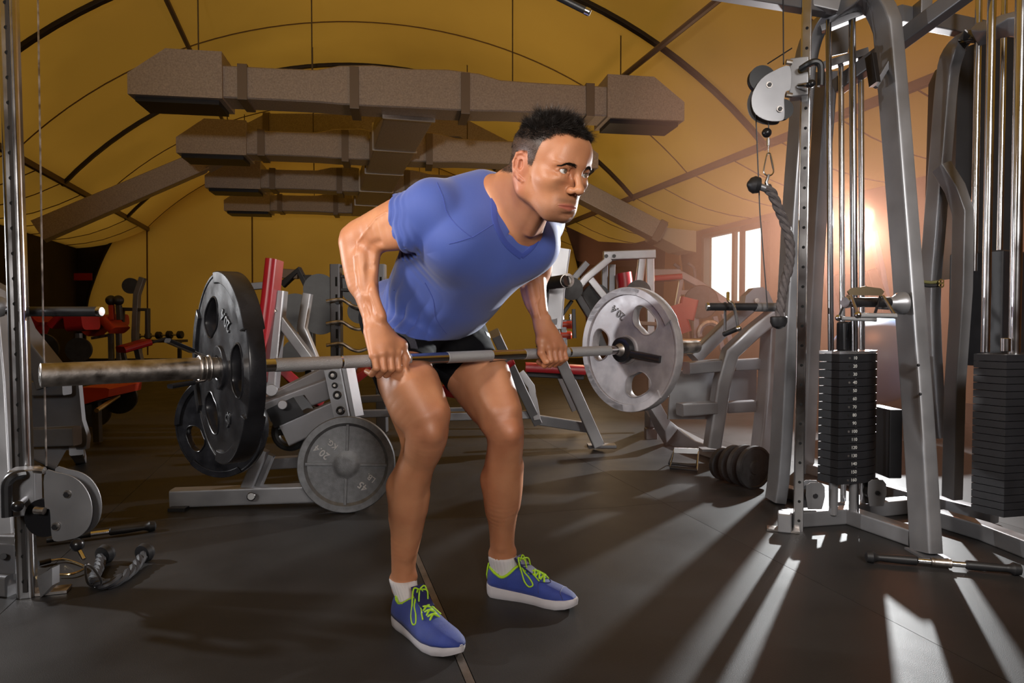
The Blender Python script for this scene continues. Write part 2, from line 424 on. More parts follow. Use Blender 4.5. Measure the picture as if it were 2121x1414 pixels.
def fast_mesh(name, pos, quads, m, parent, mats=None, mi=None, col=None):
    me = bpy.data.meshes.new(name); off = np.array(wloc(parent)) if parent is not None else np.zeros(3)
    nv, nf = len(pos), len(quads); k = quads.shape[1]
    me.vertices.add(nv); me.vertices.foreach_set('co', (pos - off).astype(np.float32).ravel())
    me.loops.add(nf * k); me.loops.foreach_set('vertex_index', quads.astype(np.int32).ravel())
    me.polygons.add(nf); me.polygons.foreach_set('loop_start', np.arange(0, nf * k, k, dtype=np.int32))
    me.polygons.foreach_set('loop_total', np.full(nf, k, dtype=np.int32))
    me.update(calc_edges=True); me.validate()
    me.polygons.foreach_set('use_smooth', np.ones(len(me.polygons), bool))
    if mats:
        for q in mats: me.materials.append(q)
        me.polygons.foreach_set('material_index', mi.astype(np.int32))
    else: me.materials.append(m)
    if col is not None:
        at = me.color_attributes.new('tint', 'FLOAT_COLOR', 'POINT')
        at.data.foreach_set('color', np.concatenate([col, np.ones((nv, 1))], 1).astype(np.float32).ravel())
    o = bpy.data.objects.new(name, me); put(o, parent); return o
def march(prims, px, py, near=1.2, far=3.2, off=0.0):
    """point where the line of sight through a photo pixel meets the surface (authoring aid for seams, veins, laces)"""
    o = np.array([0, 0, CAMZ]); r = np.array(P(px, py, 1.0)) - o; L = np.linalg.norm(r); r = r / L; t = near * L
    for _ in range(70):
        p = o + r * t; d = float(evalp(prims, p[None])[0]) - off
        if abs(d) < 4e-4: break
        t += d * .8
        if t > far * L: return None
    return o + r * t
# ================================================================ the lifter
def PP(px, py, d): return np.array(P(px, py, d))
def rp(r, d): return r * d / FPX
BAR_P0 = P(470, 758, 1.627); BAR_P1 = P(1305, 725, 2.494)
bz = (BAR_P0.z + BAR_P1.z) / 2
BAR_P0 = V((BAR_P0.x, BAR_P0.y, bz - .004)); BAR_P1 = V((BAR_P1.x, BAR_P1.y, bz + .004))
BARDIR = (BAR_P1 - BAR_P0).normalized(); BARC = (BAR_P0 + BAR_P1) / 2
BR = .016
def bar_at(px):
    a, b = 0, 1
    for _ in range(40):
        m = (a + b) / 2; q = BAR_P0.lerp(BAR_P1, m); x = CX + q.x / (q.y) * FPX
        if x < px: a = m
        else: b = m
    return BAR_P0.lerp(BAR_P1, a)
# ---- head frame
yaw = math.radians(41.5); pit = math.radians(18); rol = 0
hf0 = V((math.sin(yaw), -math.cos(yaw), 0)); HL = V((math.cos(yaw), math.sin(yaw), 0))
HFv = (hf0 * math.cos(pit) - UZ * math.sin(pit)); HUv = (UZ * math.cos(pit) + hf0 * math.sin(pit))
HO = P(1137, 347, 1.73); HS = 1.10
def H(f, l, u): return np.array(HO + HFv * (f * HS) + HL * (l * HS) + HUv * (u * HS))
def hell(f, l, u, rf, rl, ru, k=.012, op='+', rot=None):
    ax = (HFv, HL, HUv)
    if rot:   # (axis, degrees) in head frame
        q = Matrix.Rotation(math.radians(rot[1]), 3, {'f': HFv, 'l': HL, 'u': HUv}[rot[0]])
        ax = (q @ HFv, q @ HL, q @ HUv)
    e = ell(H(f, l, u), (rf * HS, rl * HS, ru * HS), (ax[0], ax[1], ax[2]), k * HS, op)
    # keep handedness f,l,u
    X = V(ax[0]).normalized(); Y = V(ax[1]).normalized(); Z = V(ax[2]).normalized()
    e.M = np.array([X, Y, Z], float); return e
def hcone(p, q, r0, r1, k=.01, op='+'): return cone(H(*p), H(*q), r0 * HS, r1 * HS, k * HS, op)
head = []
head += [hell(-.012, 0, .036, .097, .073, .074, .03), hell(.010, 0, .047, .078, .069, .060, .02),       # cranium
         hell(.030, 0, -.010, .060, .059, .078, .03),                      # face block
         hcone((.057, .018, -.087), (.057, -.018, -.087), .024, .024, .02),  # chin base
         hell(.077, 0, -.094, .015, .018, .014, .014)]                     # chin
for s in (-1, 1):
    head += [hcone((-.008, .050 * s, -.056), (.056, .022 * s, -.090), .014, .014, .026),   # jaw line
             hcone((-.012, .052 * s, -.010), (-.008, .050 * s, -.056), .017, .015, .025),
             hell(.054, .046 * s, -.024, .024, .016, .015, .028),                              # cheekbone
             hell(.046, .026 * s, -.058, .028, .018, .030, .026),
             hcone((.088, .008 * s, .019), (.070, .047 * s, .017), .0095, .0065, .022)]          # brow ridge
head += [hell(.074, 0, .042, .019, .044, .030, .02),                        # forehead
         hell(.067, 0, -.070, .022, .031, .028, .020)]                      # muzzle
for s in (-1, 1):
    head += [hell(.0950, .032 * s, -.001, .017, .0175, .0125, .012, '-'),        # eye socket
             hell(.091, .0155 * s, -.004, .007, .005, .010, .010, '-')]
# nose
head += [hcone((.086, 0, .014), (.110, 0, -.029), .0074, .0084, .010), hell(.1105, 0, -.0335, .0110, .0100, .0090, .007)]
for s in (-1, 1):
    head += [hell(.096, .0120 * s, -.0370, .0115, .0066, .0080, .006), hell(.102, .0062 * s, -.0455, .005, .0033, .0030, .003, '-')]
    # eyelids
    pass
for s in (-1, 1):
    up = [(.0835, .0190, -.0015), (.0868, .0245, .0068), (.0868, .0320, .0095), (.0835, .0400, .0075), (.0770, .0465, .0010)]
    lo_ = [(.0835, .0190, -.0025), (.0850, .0255, -.0080), (.0850, .0325, -.0098), (.0818, .0400, -.0080), (.0770, .0465, -.0005)]
    for i in range(4):
        a_, b_ = up[i], up[i+1]; head.append(hcone((a_[0], a_[1] * s, a_[2]), (b_[0], b_[1] * s, b_[2]), .0024, .0024, .004))
        a_, b_ = lo_[i], lo_[i+1]; head.append(hcone((a_[0], a_[1] * s, a_[2]), (b_[0], b_[1] * s, b_[2]), .0022, .0022, .005))
    head.append(hell(.078, .033 * s, .0150, .0105, .017, .0045, .010))         # upper lid fold
    head.append(hell(.077, .032 * s, -.0165, .0115, .017, .0060, .012))
# mouth
def hsurf(l, u, f0=.118):
    f = f0
    for _ in range(60):
        d = float(evalp(head, H(f, l, u)[None])[0]) / HS
        if d < 2e-4: break
        f -= d * .9
    return f
def hchain(pts, rs, k, op='+'): return chain([H(*p) for p in pts], [r * HS for r in rs], k * HS, op, 3)
ls_ = np.linspace(-.0265, .0265, 9)
_up = [(hsurf(l, -.0690 - .0036 * (abs(l) / .0265) ** 1.4) - .0016, l, -.0690 - .0036 * (abs(l) / .0265) ** 1.4) for l in ls_]
_lo = [(hsurf(l, -.0790 + .0042 * (abs(l) / .0265) ** 1.4) - .0026, l, -.0790 + .0042 * (abs(l) / .0265) ** 1.4) for l in ls_]
head += hchain(_up, [.0044 * (1 - .72 * abs(l) / .0265) for l in ls_], .0025) + hchain(_lo, [.0062 * (1 - .72 * abs(l) / .0265) for l in ls_], .0025)
ls_ = np.linspace(-.0285, .0285, 11)
head += hchain([(hsurf(l, -.0738) + .0001, l, -.0738 - .0008 * (abs(l) / .0285) ** 3) for l in ls_], [.0013] * 11, .0012, '-')
head += [hell(.0905, 0, -.0905, .0050, .016, .0032, .008, '-'), hcone((.0955, 0, -.053), (.0935, 0, -.0620), .0010, .0014, .003, '-')]
# ears
for s in (-1, 1):
    def EA(f, l, u): return (f * .86 + .001 + u * -.12, (l - .070) * .8 * s + .070 * s, u * 1.06 - .010)
    e0 = [(-.004, .069, .020), (-.012, .079, .028), (-.024, .085, .024), (-.031, .087, .007), (-.025, .083, -.012), (-.013, .076, -.024), (-.006, .069, -.028)]
    head.append(hell(-.0150, .0765 * s, -.009, .0158, .0040, .0268, .005, rot=('u', -31 * s))); head.append(hell(-.010, .068 * s, -.010, .012, .008, .024, .008))
    for i in range(6): head.append(hcone(EA(*e0[i]), EA(*e0[i+1]), .0036, .0036 if i < 4 else .0052, .003))
    e1 = [(-.007, .0735, .015), (-.017, .081, .013), (-.0215, .0825, -.002), (-.014, .078, -.013)]
    for i in range(3): head.append(hcone(EA(*e1[i]), EA(*e1[i+1]), .0024, .0024, .0022))
    head.append(hcone(EA(-.010, .080, -.001), EA(-.011, .079, .010), .0058, .0040, .003, '-'))
    head.append(hcone(EA(-.024, .0875, .012), EA(-.0255, .0865, -.004), .0018, .0018, .003, '-'))
    head.append(hell(-.0045, .0725 * s, -.014, .0035, .0035, .0065, .003))
# ---- neck
neck = [cone(PP(1050, 452, 1.96), H(-.035, 0, -.045), .066, .056, .03), cone(PP(1085, 470, 1.90), H(-.0, 0, -.07), .045, .040, .03)]
neck += [cone(PP(1098, 497, 1.90), H(-.03, -.055, -.035), .010, .017, .016), cone(PP(1108, 495, 1.915), H(-.03, .055, -.035), .010, .015, .016),
         cone(H(.01, 0, -.100), PP(1100, 480, 1.845), .013, .012, .016),
         cone(PP(1000, 420, 1.99), H(-.06, -.01, -.02), .050, .040, .03)]
# ---- torso: stations from pelvis to shoulders
TA = (V(P(1020, 440, 1.96)) - V(P(885, 655, 2.29))).normalized()       # torso axis
TN = (NB - TA * NB.dot(TA)).normalized()                                # out of the chest
TL = TN.cross(TA); TL = TL if TL.dot(DB) > 0 else -TL
def tel(c, rl, rn, ra, k=.05): 
    e = ell(c, (rl, rn, ra), k=k); e.M = np.array([TL, TN, TA], float); return e
def T(px, py, d, l=0, n=0, a=0): return np.array(V(P(px, py, d)) + TL * l + TN * n + TA * a)
torso = [tel(T(882, 668, 2.30), .150, .115, .120, .06), tel(T(908, 640, 2.21), .145, .110, .14, .06), tel(T(930, 630, 2.14), .115, .085, .12, .05),
         tel(T(955, 585, 2.09), .155, .118, .15, .06), tel(T(998, 520, 1.99), .178, .128, .14, .06),
         tel(T(1025, 455, 1.96), .170, .095, .09, .06)]
# pectorals, lats, traps
torso += [tel(T(985, 498, 1.93, -.075, .018, .01), .090, .075, .085, .05), tel(T(1062, 505, 1.98, .050, .018, .01), .080, .075, .085, .05),
          cone(T(1020, 440, 1.97, -.03, -.05, .03), PP(905, 425, 1.87), .055, .055, .05), cone(T(1040, 440, 1.97, .03, -.03, .03), PP(1113, 450, 2.05), .050, .050, .05),
          cone(PP(880, 500, 1.93), T(915, 610, 2.15, -.08, -.01), .055, .06, .05), cone(PP(868, 560, 2.02), PP(842, 640, 2.2), .05, .07, .05)]
SHR = PP(893, 430, 1.85); SHL = PP(1121, 456, 2.06)
delt = [ell(SHR, (.066, .062, .070), k=.03), ell(SHL, (.060, .060, .070), k=.03)]
# ---- right arm (screen left)
def ch(l, k=.02): return chain([PP(x, y, d) for x, y, d, r in l], [rp(r, d) for x, y, d, r in l], k)
uarmR = ch([(893, 438, 1.85, 50), (845, 458, 1.87, 52), (795, 474, 1.90, 44), (748, 492, 1.94, 35)], .02)
armR = [cone(PP(830, 442, 1.90), PP(748, 478, 1.96), rp(34, 1.9), rp(24, 1.95), .02), cone(PP(842, 486, 1.84), PP(792, 500, 1.88), rp(32, 1.85), rp(20, 1.88), .018),   # triceps, biceps
        ell(PP(717, 487, 1.955), (.017, .018, .020), k=.02)]
foreR = ch([(746, 498, 1.94, 36), (748, 540, 1.93, 36), (752, 580, 1.92, 31), (761, 615, 1.90, 25), (769, 645, 1.885, 22), (776, 672, 1.875, 20)], .02)
foreR += [cone(PP(768, 520, 1.90), PP(768, 585, 1.885), rp(19, 1.9), rp(13, 1.88), .024), cone(PP(727, 505, 1.93), PP(738, 590, 1.91), rp(22, 1.9), rp(13, 1.9), .026),
          cone(PP(748, 530, 1.885), PP(760, 610, 1.87), rp(10, 1.9), rp(8, 1.9), .022), cone(PP(785, 655, 1.865), PP(792, 680, 1.86), rp(12, 1.9), rp(9, 1.9), .012),
          cone(PP(772, 600, 1.865), PP(790, 655, 1.85), rp(9, 1.9), rp(9, 1.9), .02), ell(PP(762, 663, 1.862), (.010, .010, .011), k=.014)]
# ---- left arm
uarmL = ch([(1120, 458, 2.07, 42), (1116, 510, 2.22, 36), (1108, 556, 2.34, 33)], .02)
foreL = ch([(1108, 556, 2.34, 32), (1104, 590, 2.32, 28), (1108, 620, 2.29, 24), (1116, 645, 2.27, 19), (1122, 668, 2.255, 17)], .02)
foreL += [cone(PP(1116, 585, 2.29), PP(1122, 640, 2.26), rp(13, 2.2), rp(9, 2.2), .012), ell(PP(1133, 658, 2.245), (.012, .012, .012), k=.01),
          cone(PP(1098, 590, 2.27), PP(1112, 650, 2.24), rp(11, 2.2), rp(8, 2.2), .012)]
# ---- hands: overhand grip round the bar
def hand(bp, wrist, sgn, S=1.08):
    """bp: bar point under the middle of the palm, sgn: direction of the thumb along the bar"""
    out = []; D = BARDIR * sgn; N_ = NB
    def q(s, n, z): return np.array(V(bp) + D * (s * S) + N_ * (n * S) + UZ * (z * S))
    W = np.array(wrist)
    offs = [.030, .0095, -.0115, -.031]         # index .. little
    lens = [(.044, .027), (.047, .029), (.044, .027), (.036, .022)]
    rr = [.0098, .0100, .0095, .0085]
    for i in range(4):
        s = offs[i]; r = rr[i] * S
        m = q(s, .033 - .004 * (i == 3) - .002 * (i == 0), .020 - .005 * (i == 3) - .002 * (i == 0))        # knuckle
        p = q(s * .98, .040, -.018 + .003 * (i == 3)); d1 = q(s * .96, .014, -.034 + .003 * (i == 3)); t = q(s * .95, -.014, -.026)
        wp = W + np.array(D * (s * .55 * S))
        out.append(cone(wp * .8 + m * .2, m, .016 * S, .0125 * S, .014))
        out.append(ell(m, (r * 1.12,) * 3, k=.006))
        out.append(cone(m, p, r * 1.04, r, .0035)); out.append(cone(p, d1, r, r * .92, .003)); out.append(cone(d1, t, r * .92, r * .8, .003))
        out.append(cone(W * .55 + m * .45 + np.array(N_ * .010), m + np.array(N_ * .002), .0035, .005, .006))   # extensor tendon
    # thumb
    a = W * .65 + q(.030, .012, .045) * .35; b = q(.046, .020, .036); c = q(.056, .030, .004); e = q(.044, .037, -.022)
    out += [cone(a, b, .019 * S, .0165 * S, .018), cone(q(.02, .014, .035), b, .016 * S, .014 * S, .014), cone(b, c, .0125 * S, .0115 * S, .006),
            cone(c, e, .0112 * S, .0095 * S, .003)]
    out.append(ell(e + np.array(N_ * .008 * S), (.006 * S, .004 * S, .007 * S), k=.003))
    out.append(cone(W, q(0, .012, .040), .022 * S, .026 * S, .02))
    return out
bpR = bar_at(787); bpL = bar_at(1137)
handR = hand(bpR, PP(778, 676, 1.870), 1, 1.10); handL = hand(bpL, PP(1124, 672, 2.25), -1, 1.10)
# ---- legs
legR = ch([(845, 665, 2.24, 62), (842, 720, 2.10, 64), (838, 765, 2.02, 58), (848, 800, 1.97, 59), (862, 838, 1.93, 57), (880, 872, 1.91, 49), (884, 900, 1.91, 44),
           (878, 928, 1.93, 40), (870, 952, 1.95, 35), (858, 980, 1.97, 36), (849, 1010, 1.99, 37), (846, 1045, 2.01, 38), (843, 1090, 2.04, 34), (838, 1135, 2.055, 28), (836, 1170, 2.065, 25), (835, 1215, 2.075, 24)], .02)
legR += [cone(PP(815, 770, 2.07), PP(850, 905, 2.02), rp(44, 2), rp(22, 2), .03),            # hamstring
         cone(PP(872, 790, 1.93), PP(905, 850, 1.885), rp(38, 1.9), rp(26, 1.9), .025),        # vastus
         ell(PP(905, 862, 1.89), (.028, .028, .036), k=.02), cone(PP(850, 800, 1.90), PP(880, 862, 1.87), rp(38, 1.9), rp(24, 1.9), .02),
         ell(PP(893, 893, 1.865), (.028, .026, .030), k=.018), cone(PP(893, 900, 1.875), PP(872, 985, 1.955), rp(14, 1.9), rp(6, 1.9), .03),
         cone(PP(850, 930, 1.99), PP(830, 1005, 2.03), rp(14, 2), rp(22, 2), .04), cone(PP(830, 1005, 2.03), PP(826, 1065, 2.06), rp(22, 2), rp(16, 2), .04), cone(PP(866, 985, 1.985), PP(864, 1050, 2.01), rp(24, 2), rp(18, 2), .02),
         cone(PP(868, 960, 1.925), PP(842, 1150, 2.035), rp(11, 2), rp(9, 2), .02),
         cone(PP(872, 1025, 2.0), PP(852, 1140, 2.04), rp(14, 2), rp(8, 2), .02), ell(PP(855, 1194, 2.065), (.012, .010, .013), k=.02), ell(PP(816, 1198, 2.08), (.012, .010, .013), k=.02)]
legL = ch([(950, 700, 2.32, 60), (965, 740, 2.26, 60), (990, 785, 2.21, 57), (1014, 825, 2.17, 53), (1032, 858, 2.14, 47), (1044, 888, 2.12, 41), (1047, 915, 2.13, 38),
           (1045, 945, 2.15, 37), (1042, 980, 2.17, 38), (1041, 1010, 2.19, 39), (1040, 1045, 2.21, 35), (1040, 1080, 2.235, 29), (1040, 1115, 2.25, 25.5), (1041, 1165, 2.265, 25)], .02)
legL += [cone(PP(1025, 770, 2.16), PP(1055, 845, 2.11), rp(32, 2.1), rp(24, 2.1), .025), cone(PP(985, 770, 2.17), PP(1020, 850, 2.10), rp(36, 2.1), rp(24, 2.1), .02),
         ell(PP(1016, 868, 2.11), (.032, .030, .042), k=.02), ell(PP(1058, 892, 2.085), (.029, .026, .031), k=.018), cone(PP(1055, 900, 2.09), PP(1046, 985, 2.16), rp(13, 2.1), rp(6, 2.1), .03),
         cone(PP(1030, 925, 2.18), PP(1020, 990, 2.21), rp(12, 2.1), rp(17, 2.1), .04), cone(PP(1020, 990, 2.21), PP(1024, 1050, 2.24), rp(17, 2.1), rp(12, 2.1), .04), cone(PP(1064, 965, 2.17), PP(1060, 1045, 2.2), rp(20, 2.1), rp(15, 2.1), .02),
         cone(PP(1052, 960, 2.13), PP(1038, 1130, 2.225), rp(10, 2.1), rp(8, 2.1), .02), ell(PP(1061, 1143, 2.255), (.012, .010, .013), k=.02), ell(PP(1021, 1146, 2.265), (.012, .010, .013), k=.02),
         cone(PP(940, 750, 2.25), PP(1000, 850, 2.19), rp(42, 2.2), rp(24, 2.2), .03)]
pelvis = [ell(PP(822, 655, 2.36), (.125, .130, .125), k=.05), ell(PP(905, 668, 2.42), (.12, .12, .12), k=.05)]
# grooves and veins
def vein(l, r=.0022, k=.005, surf=None, off=-.0006):
    pts = [march(surf, x, y, off=off) for x, y in l]; pts = [p for p in pts if p is not None]
    return [cone(pts[i], pts[i+1], r, r, k) for i in range(len(pts) - 1)]
def groove(l, r=.004, k=.012, surf=None, off=.001):
    pts = [march(surf, x, y, off=off) for x, y in l]; pts = [p for p in pts if p is not None]
    return [cone(pts[i], pts[i+1], r, r, k, '-') for i in range(len(pts) - 1)]
armsurf = uarmR + armR + foreR
det = []
det += vein([(737, 560), (741, 590), (750, 610), (757, 635), (766, 655)], .0011, .006, armsurf) + vein([(775, 540), (765, 575), (766, 605), (781, 650), (790, 672)], .0011, .006, armsurf)
det += vein([(800, 440), (780, 452), (765, 470), (742, 500), (735, 530), (737, 560)], .0012, .006, armsurf)
det += groove([(765, 520), (765, 555), (758, 600)], .0006, .022, armsurf) + groove([(785, 502), (770, 508)], .001, .02, armsurf)
det += vein([(1115, 590), (1118, 615), (1112, 630), (1116, 650), (1122, 672)], .0014, .006, foreL)
det += [] + []

BODY = torso + delt + neck + pelvis + uarmR + armR + foreR + uarmL + foreL + handR + handL + legR + legL + head + det
def hairmask(f, l, u):
    ub = np.interp(f, [-.12, -.060, -.045, -.034, .000, .006, .016, .025, .036, .052, .070, .11], [-.034, -.030, -.010, .022, .022, -.004, -.006, .014, .050, .068, .076, .074])
    return u - ub
person = thing('person', 'man in a blue V-neck shirt and black shorts bending over to row a barbell', 'person', (-.12, 2.1, 0))
def person_box(prims, pad=.02):
    lo = np.min([s.c - s.R for s in prims if s.R < 1e8], 0) - pad; hi = np.max([s.c + s.R for s in prims if s.R < 1e8], 0) + pad
    return lo, hi
RES = globals().get('RES', .0030)
lo, hi = person_box(BODY)
pos, quads = polygonize(BODY, lo, hi, RES, fine=([(.0, .215, .0014)], [(1.55, 1.86, .0014)], [(.75, .86, .0017), (1.15, 1.42, .0015), (1.158, 1.202, .0009), (1.27, 1.295, .0011)]))
# tint per point: skin, lips, stubble, flushed knuckles and knees
def skin_tint(pos):
    n = len(pos); col = np.ones((n, 3)) * np.array([.56, .255, .130])
    L = (pos - np.array(HO)) @ np.array([HFv, HL, HUv]).T / HS
    f, l, u = L[:, 0], L[:, 1], L[:, 2]
    inh = (np.abs(l) < .1) & (u > -.14) & (u < .15) & (f > -.13) & (f < .14)
    def mix(mask, c, w):
        w = (mask * w)[:, None]; col[:] = col * (1 - w) + np.array(c) * w
    g = lambda x, c, s: np.exp(-((x - c) / s) ** 2)
    sm = lambda x: 1 / (1 + np.exp(-np.clip(x, -30, 30)))
    beard = g(u, -.097, .020) * sm((f - .045) / .006) + .75 * g(u, -.0610, .0055) * sm((f - .068) / .003) * sm((.034 - np.abs(l)) / .003) + .22 * g(u, -.080, .03) * sm((f + .01) / .01)
    mix(inh, (.16, .085, .055), np.clip(beard, 0, 1) * .55)
    lip = np.exp(-((u + .0733) / (.0085 - .16 * np.abs(l))) ** 4) * sm((f - .070) / .002) * sm((.0275 - np.abs(l)) / .001)
    mix(inh, (.42, .12, .09), lip * .85)
    mix(inh, (.50, .14, .09), g(l * np.sign(l), .078, .012) * (f < .01) * (f > -.04) * (u < .04) * .45)
    # dark hair tint on the scalp
    hm = hairmask(f, l, u) + np.random.uniform(-.002, .002, n); short = np.clip((.055 - u) / .06, 0, 1) * (f < .05)
    mix(inh & (hm > 0), (.035, .026, .022), np.clip(hm / .004, 0, 1) * (.95 - .10 * short))
    for c, r in ((bpR, .06), (bpL, .06)):
        d = np.linalg.norm(pos - np.array(c), axis=1); mix(d < .1, (.50, .16, .09), np.exp(-(d / r) ** 2) * .3)
    for c in (PP(893, 893, 1.87), PP(1056, 892, 2.1)):
        d = np.linalg.norm(pos - c, axis=1); mix(d < .2, (.46, .15, .09), np.exp(-(d / .06) ** 2) * .35)
    return np.clip(col, 0, 1)
skin = bpy.data.materials.new('skin'); skin.use_nodes = True
_nt = skin.node_tree; _b = _nt.nodes['Principled BSDF']
_at = _nt.nodes.new('ShaderNodeAttribute'); _at.attribute_name = 'tint'
_tc = _nt.nodes.new('ShaderNodeTexCoord'); _n1 = _nt.nodes.new('ShaderNodeTexNoise'); _n1.inputs['Scale'].default_value = 14; _n1.inputs['Detail'].default_value = 6
_hs = _nt.nodes.new('ShaderNodeMix'); _hs.data_type = 'RGBA'; _hs.blend_type = 'MULTIPLY'
_rm = _nt.nodes.new('ShaderNodeValToRGB'); _rm.color_ramp.elements[0].position = .35; _rm.color_ramp.elements[1].position = .7
_rm.color_ramp.elements[0].color = (.86, .78, .76, 1); _rm.color_ramp.elements[1].color = (1, 1, 1, 1)
_nt.links.new(_tc.outputs['Object'], _n1.inputs['Vector']); _nt.links.new(_n1.outputs['Fac'], _rm.inputs['Fac'])
_hs.inputs[0].default_value = 1.0
_nt.links.new(_at.outputs['Color'], _hs.inputs[6]); _nt.links.new(_rm.outputs['Color'], _hs.inputs[7]); _nt.links.new(_hs.outputs[2], _b.inputs['Base Color'])
_b.inputs['Roughness'].default_value = .45; _b.inputs['Specular IOR Level'].default_value = .5
_b.inputs['Subsurface Weight'].default_value = .12; _b.inputs['Subsurface Radius'].default_value = (.010, .004, .002); _b.inputs['Subsurface Scale'].default_value = 1
_n2 = _nt.nodes.new('ShaderNodeTexNoise'); _n2.inputs['Scale'].default_value = 420; _n2.inputs['Detail'].default_value = 2
_bp = _nt.nodes.new('ShaderNodeBump'); _bp.inputs['Strength'].default_value = .25; _bp.inputs['Distance'].default_value = .0012
_nt.links.new(_tc.outputs['Object'], _n2.inputs['Vector']); _nt.links.new(_n2.outputs['Fac'], _bp.inputs['Height']); _nt.links.new(_bp.outputs['Normal'], _b.inputs['Normal'])
body = fast_mesh('body', pos, quads, skin, person, col=skin_tint(pos))
# ---- eyes
EYEW = mat('eye_white', (.72, .70, .68), .12, 0, coat=.5); IRIS = mat('iris', (.17, .13, .095), .2, 0); PUP = mat('pupil', (.004, .004, .004), .1, 0)
gaze = V((.79, -.60, -.05)).normalized()
for s in (-1, 1):
    c = V(H(.0735, .0325 * s, -.0003)); r = .0128 * HS
    e = MB().sphere(c, r, 28, 18).obj('eye', EYEW, person)
    MB().lathe(c + gaze * (r * .87), gaze, [(0, .0068 * HS), (r * .1, .0058 * HS), (r * .135, .004 * HS), (r * .15, .0002)], 24).obj('iris', IRIS, e)
    MB().lathe(c + gaze * (r * 1.005), gaze, [(0, .0026 * HS), (r * .02, .0001)], 16).obj('pupil', PUP, e)

# ---- hair, lashes and brows: thin tapering strands set on the scalp
HAIR = mat('dark_hair', (.016, .012, .010), .5, 0, .4, 60, spec=.3)
def strands(name, P0, D, L, W, bend, m, parent, seg=3):
    n = len(P0); side = np.cross(D, np.random.normal(size=(n, 3))); side /= np.linalg.norm(side, axis=1)[:, None] + 1e-9
    vs = []; 
    for k in range(seg + 1):
        t = k / seg; c = P0 + D * (L * t)[:, None] + bend * ((L * t * t)[:, None]); w = (W * (1 - t * .85))[:, None]
        vs += [c - side * w, c + side * w]
    pos = np.stack(vs, 1).reshape(-1, 3); K = 2 * (seg + 1); base = (np.arange(n) * K)[:, None]
    q = np.concatenate([base + np.array([[2*k, 2*k+1, 2*k+3, 2*k+2]]) for k in range(seg)], 0)
    return fast_mesh(name, pos, q, m, parent)
def grad(prims, X, e=.0015):
    g_ = np.stack([evalp(prims, X + np.eye(3)[a] * e) - evalp(prims, X - np.eye(3)[a] * e) for a in range(3)], 1)
    return g_ / (np.linalg.norm(g_, axis=1)[:, None] + 1e-9)
Lh = (pos - np.array(HO)) @ np.array([HFv, HL, HUv]).T / HS
hm = hairmask(Lh[:, 0], Lh[:, 1], Lh[:, 2]); near = (np.abs(Lh) < .14).all(1) & (hm > -.001) & (np.abs(Lh[:, 1]) < .076)
idx = np.where(near)[0]; rng = np.random.default_rng(5)
topw = np.clip((Lh[idx, 2] - .035) / .04, 0, 1); pick = rng.choice(idx, 44000, p=(1.1 + topw) / (1.1 + topw).sum())
P0 = pos[pick] + rng.normal(0, .0007, (len(pick), 3)); Lp = Lh[pick]; Nn = grad(head, P0)
top = np.clip((Lp[:, 2] - .045) / .045, 0, 1) * np.clip((Lp[:, 0] + .085) / .05, 0, 1)
dirx = np.array(HFv) * .45 + np.array(HUv) * .55 + np.array(HL) * -.1
lump = np.stack([np.sin(P0 @ np.array(a) * 210 + b) for a, b in (((1, .3, .2), 0), ((.2, 1, -.4), 1), ((.3, -.2, 1), 2))], 1)
D = Nn * (1.1 - .1 * top)[:, None] + dirx * (.75 * top)[:, None] + rng.normal(0, .30, P0.shape) + lump * (.85 * top)[:, None] + np.array(HUv) * (-.55 * (1 - top))[:, None]
fr = np.clip((Lp[:, 0] - .045) / .02, 0, 1)[:, None]
D = D * (1 - fr * .8) + (np.array(HFv) * .5 - np.array(HUv) * .25 + Nn * .35 + rng.normal(0, .2, P0.shape)) * fr * .9
D /= np.linalg.norm(D, axis=1)[:, None]
Ln = (1 - .45 * fr[:, 0]) * (.0026 + .0125 * top ** 1.2) * rng.uniform(.5, 1.25, len(pick)) * HS
strands('hair', P0 - Nn * .0008, D, Ln, np.where(top > .15, .00045, .00026), np.array(HFv) * .3 + rng.normal(0, .45, P0.shape) - lump[:, ::-1] * .5, HAIR, person)
bp_, bd_ = [], []
for s in (-1, 1):
    for _ in range(520):
        t = rng.uniform(0, 1); l = .0125 + .037 * t; u = .0125 + .0065 * math.sin(math.pi * min(1, t * 1.1) ** 1.1) - .003 * t + rng.normal(0, .0021 * (1.15 - t))
        bp_.append(H(.12, l * s, u)); bd_.append(np.array(HL) * s * (.9) + np.array(HUv) * (.55 - 1.0 * t) + np.array(HFv) * -.25 + rng.normal(0, .12, 3))
bp_ = np.array(bp_); bd_ = np.array(bd_)
for _ in range(40): bp_ -= np.array(HFv) * np.maximum(evalp(head, bp_), -.001)[:, None] * .8
bd_ /= np.linalg.norm(bd_, axis=1)[:, None]; gn = grad(head, bp_); bd_ -= gn * (np.einsum('ij,ij->i', gn, bd_) - .12)[:, None]
strands('eyebrows', bp_, bd_, np.full(len(bp_), .0062) * HS, np.full(len(bp_), .00034), rng.normal(0, .05, bp_.shape), HAIR, person)
lp_, ld_ = [], []
for s in (-1, 1):
    for t in np.linspace(0, 1, 40):
        l = .022 + .024 * t; u = -.001 + .0092 * math.sin(math.pi * (t * .9 + .05)); f = .0875 - .0075 * t * t
        lp_.append(H(f, l * s, u + .001)); ld_.append(np.array(HFv) + np.array(HUv) * .35 + np.array(HL) * s * (t - .4))
ld_ = np.array(ld_); ld_ /= np.linalg.norm(ld_, axis=1)[:, None]
strands('eyelashes', np.array(lp_), ld_, np.full(len(lp_), .0065) * HS, np.full(len(lp_), .0003), np.tile(np.array(HUv) * .5, (len(lp_), 1)), HAIR, person)
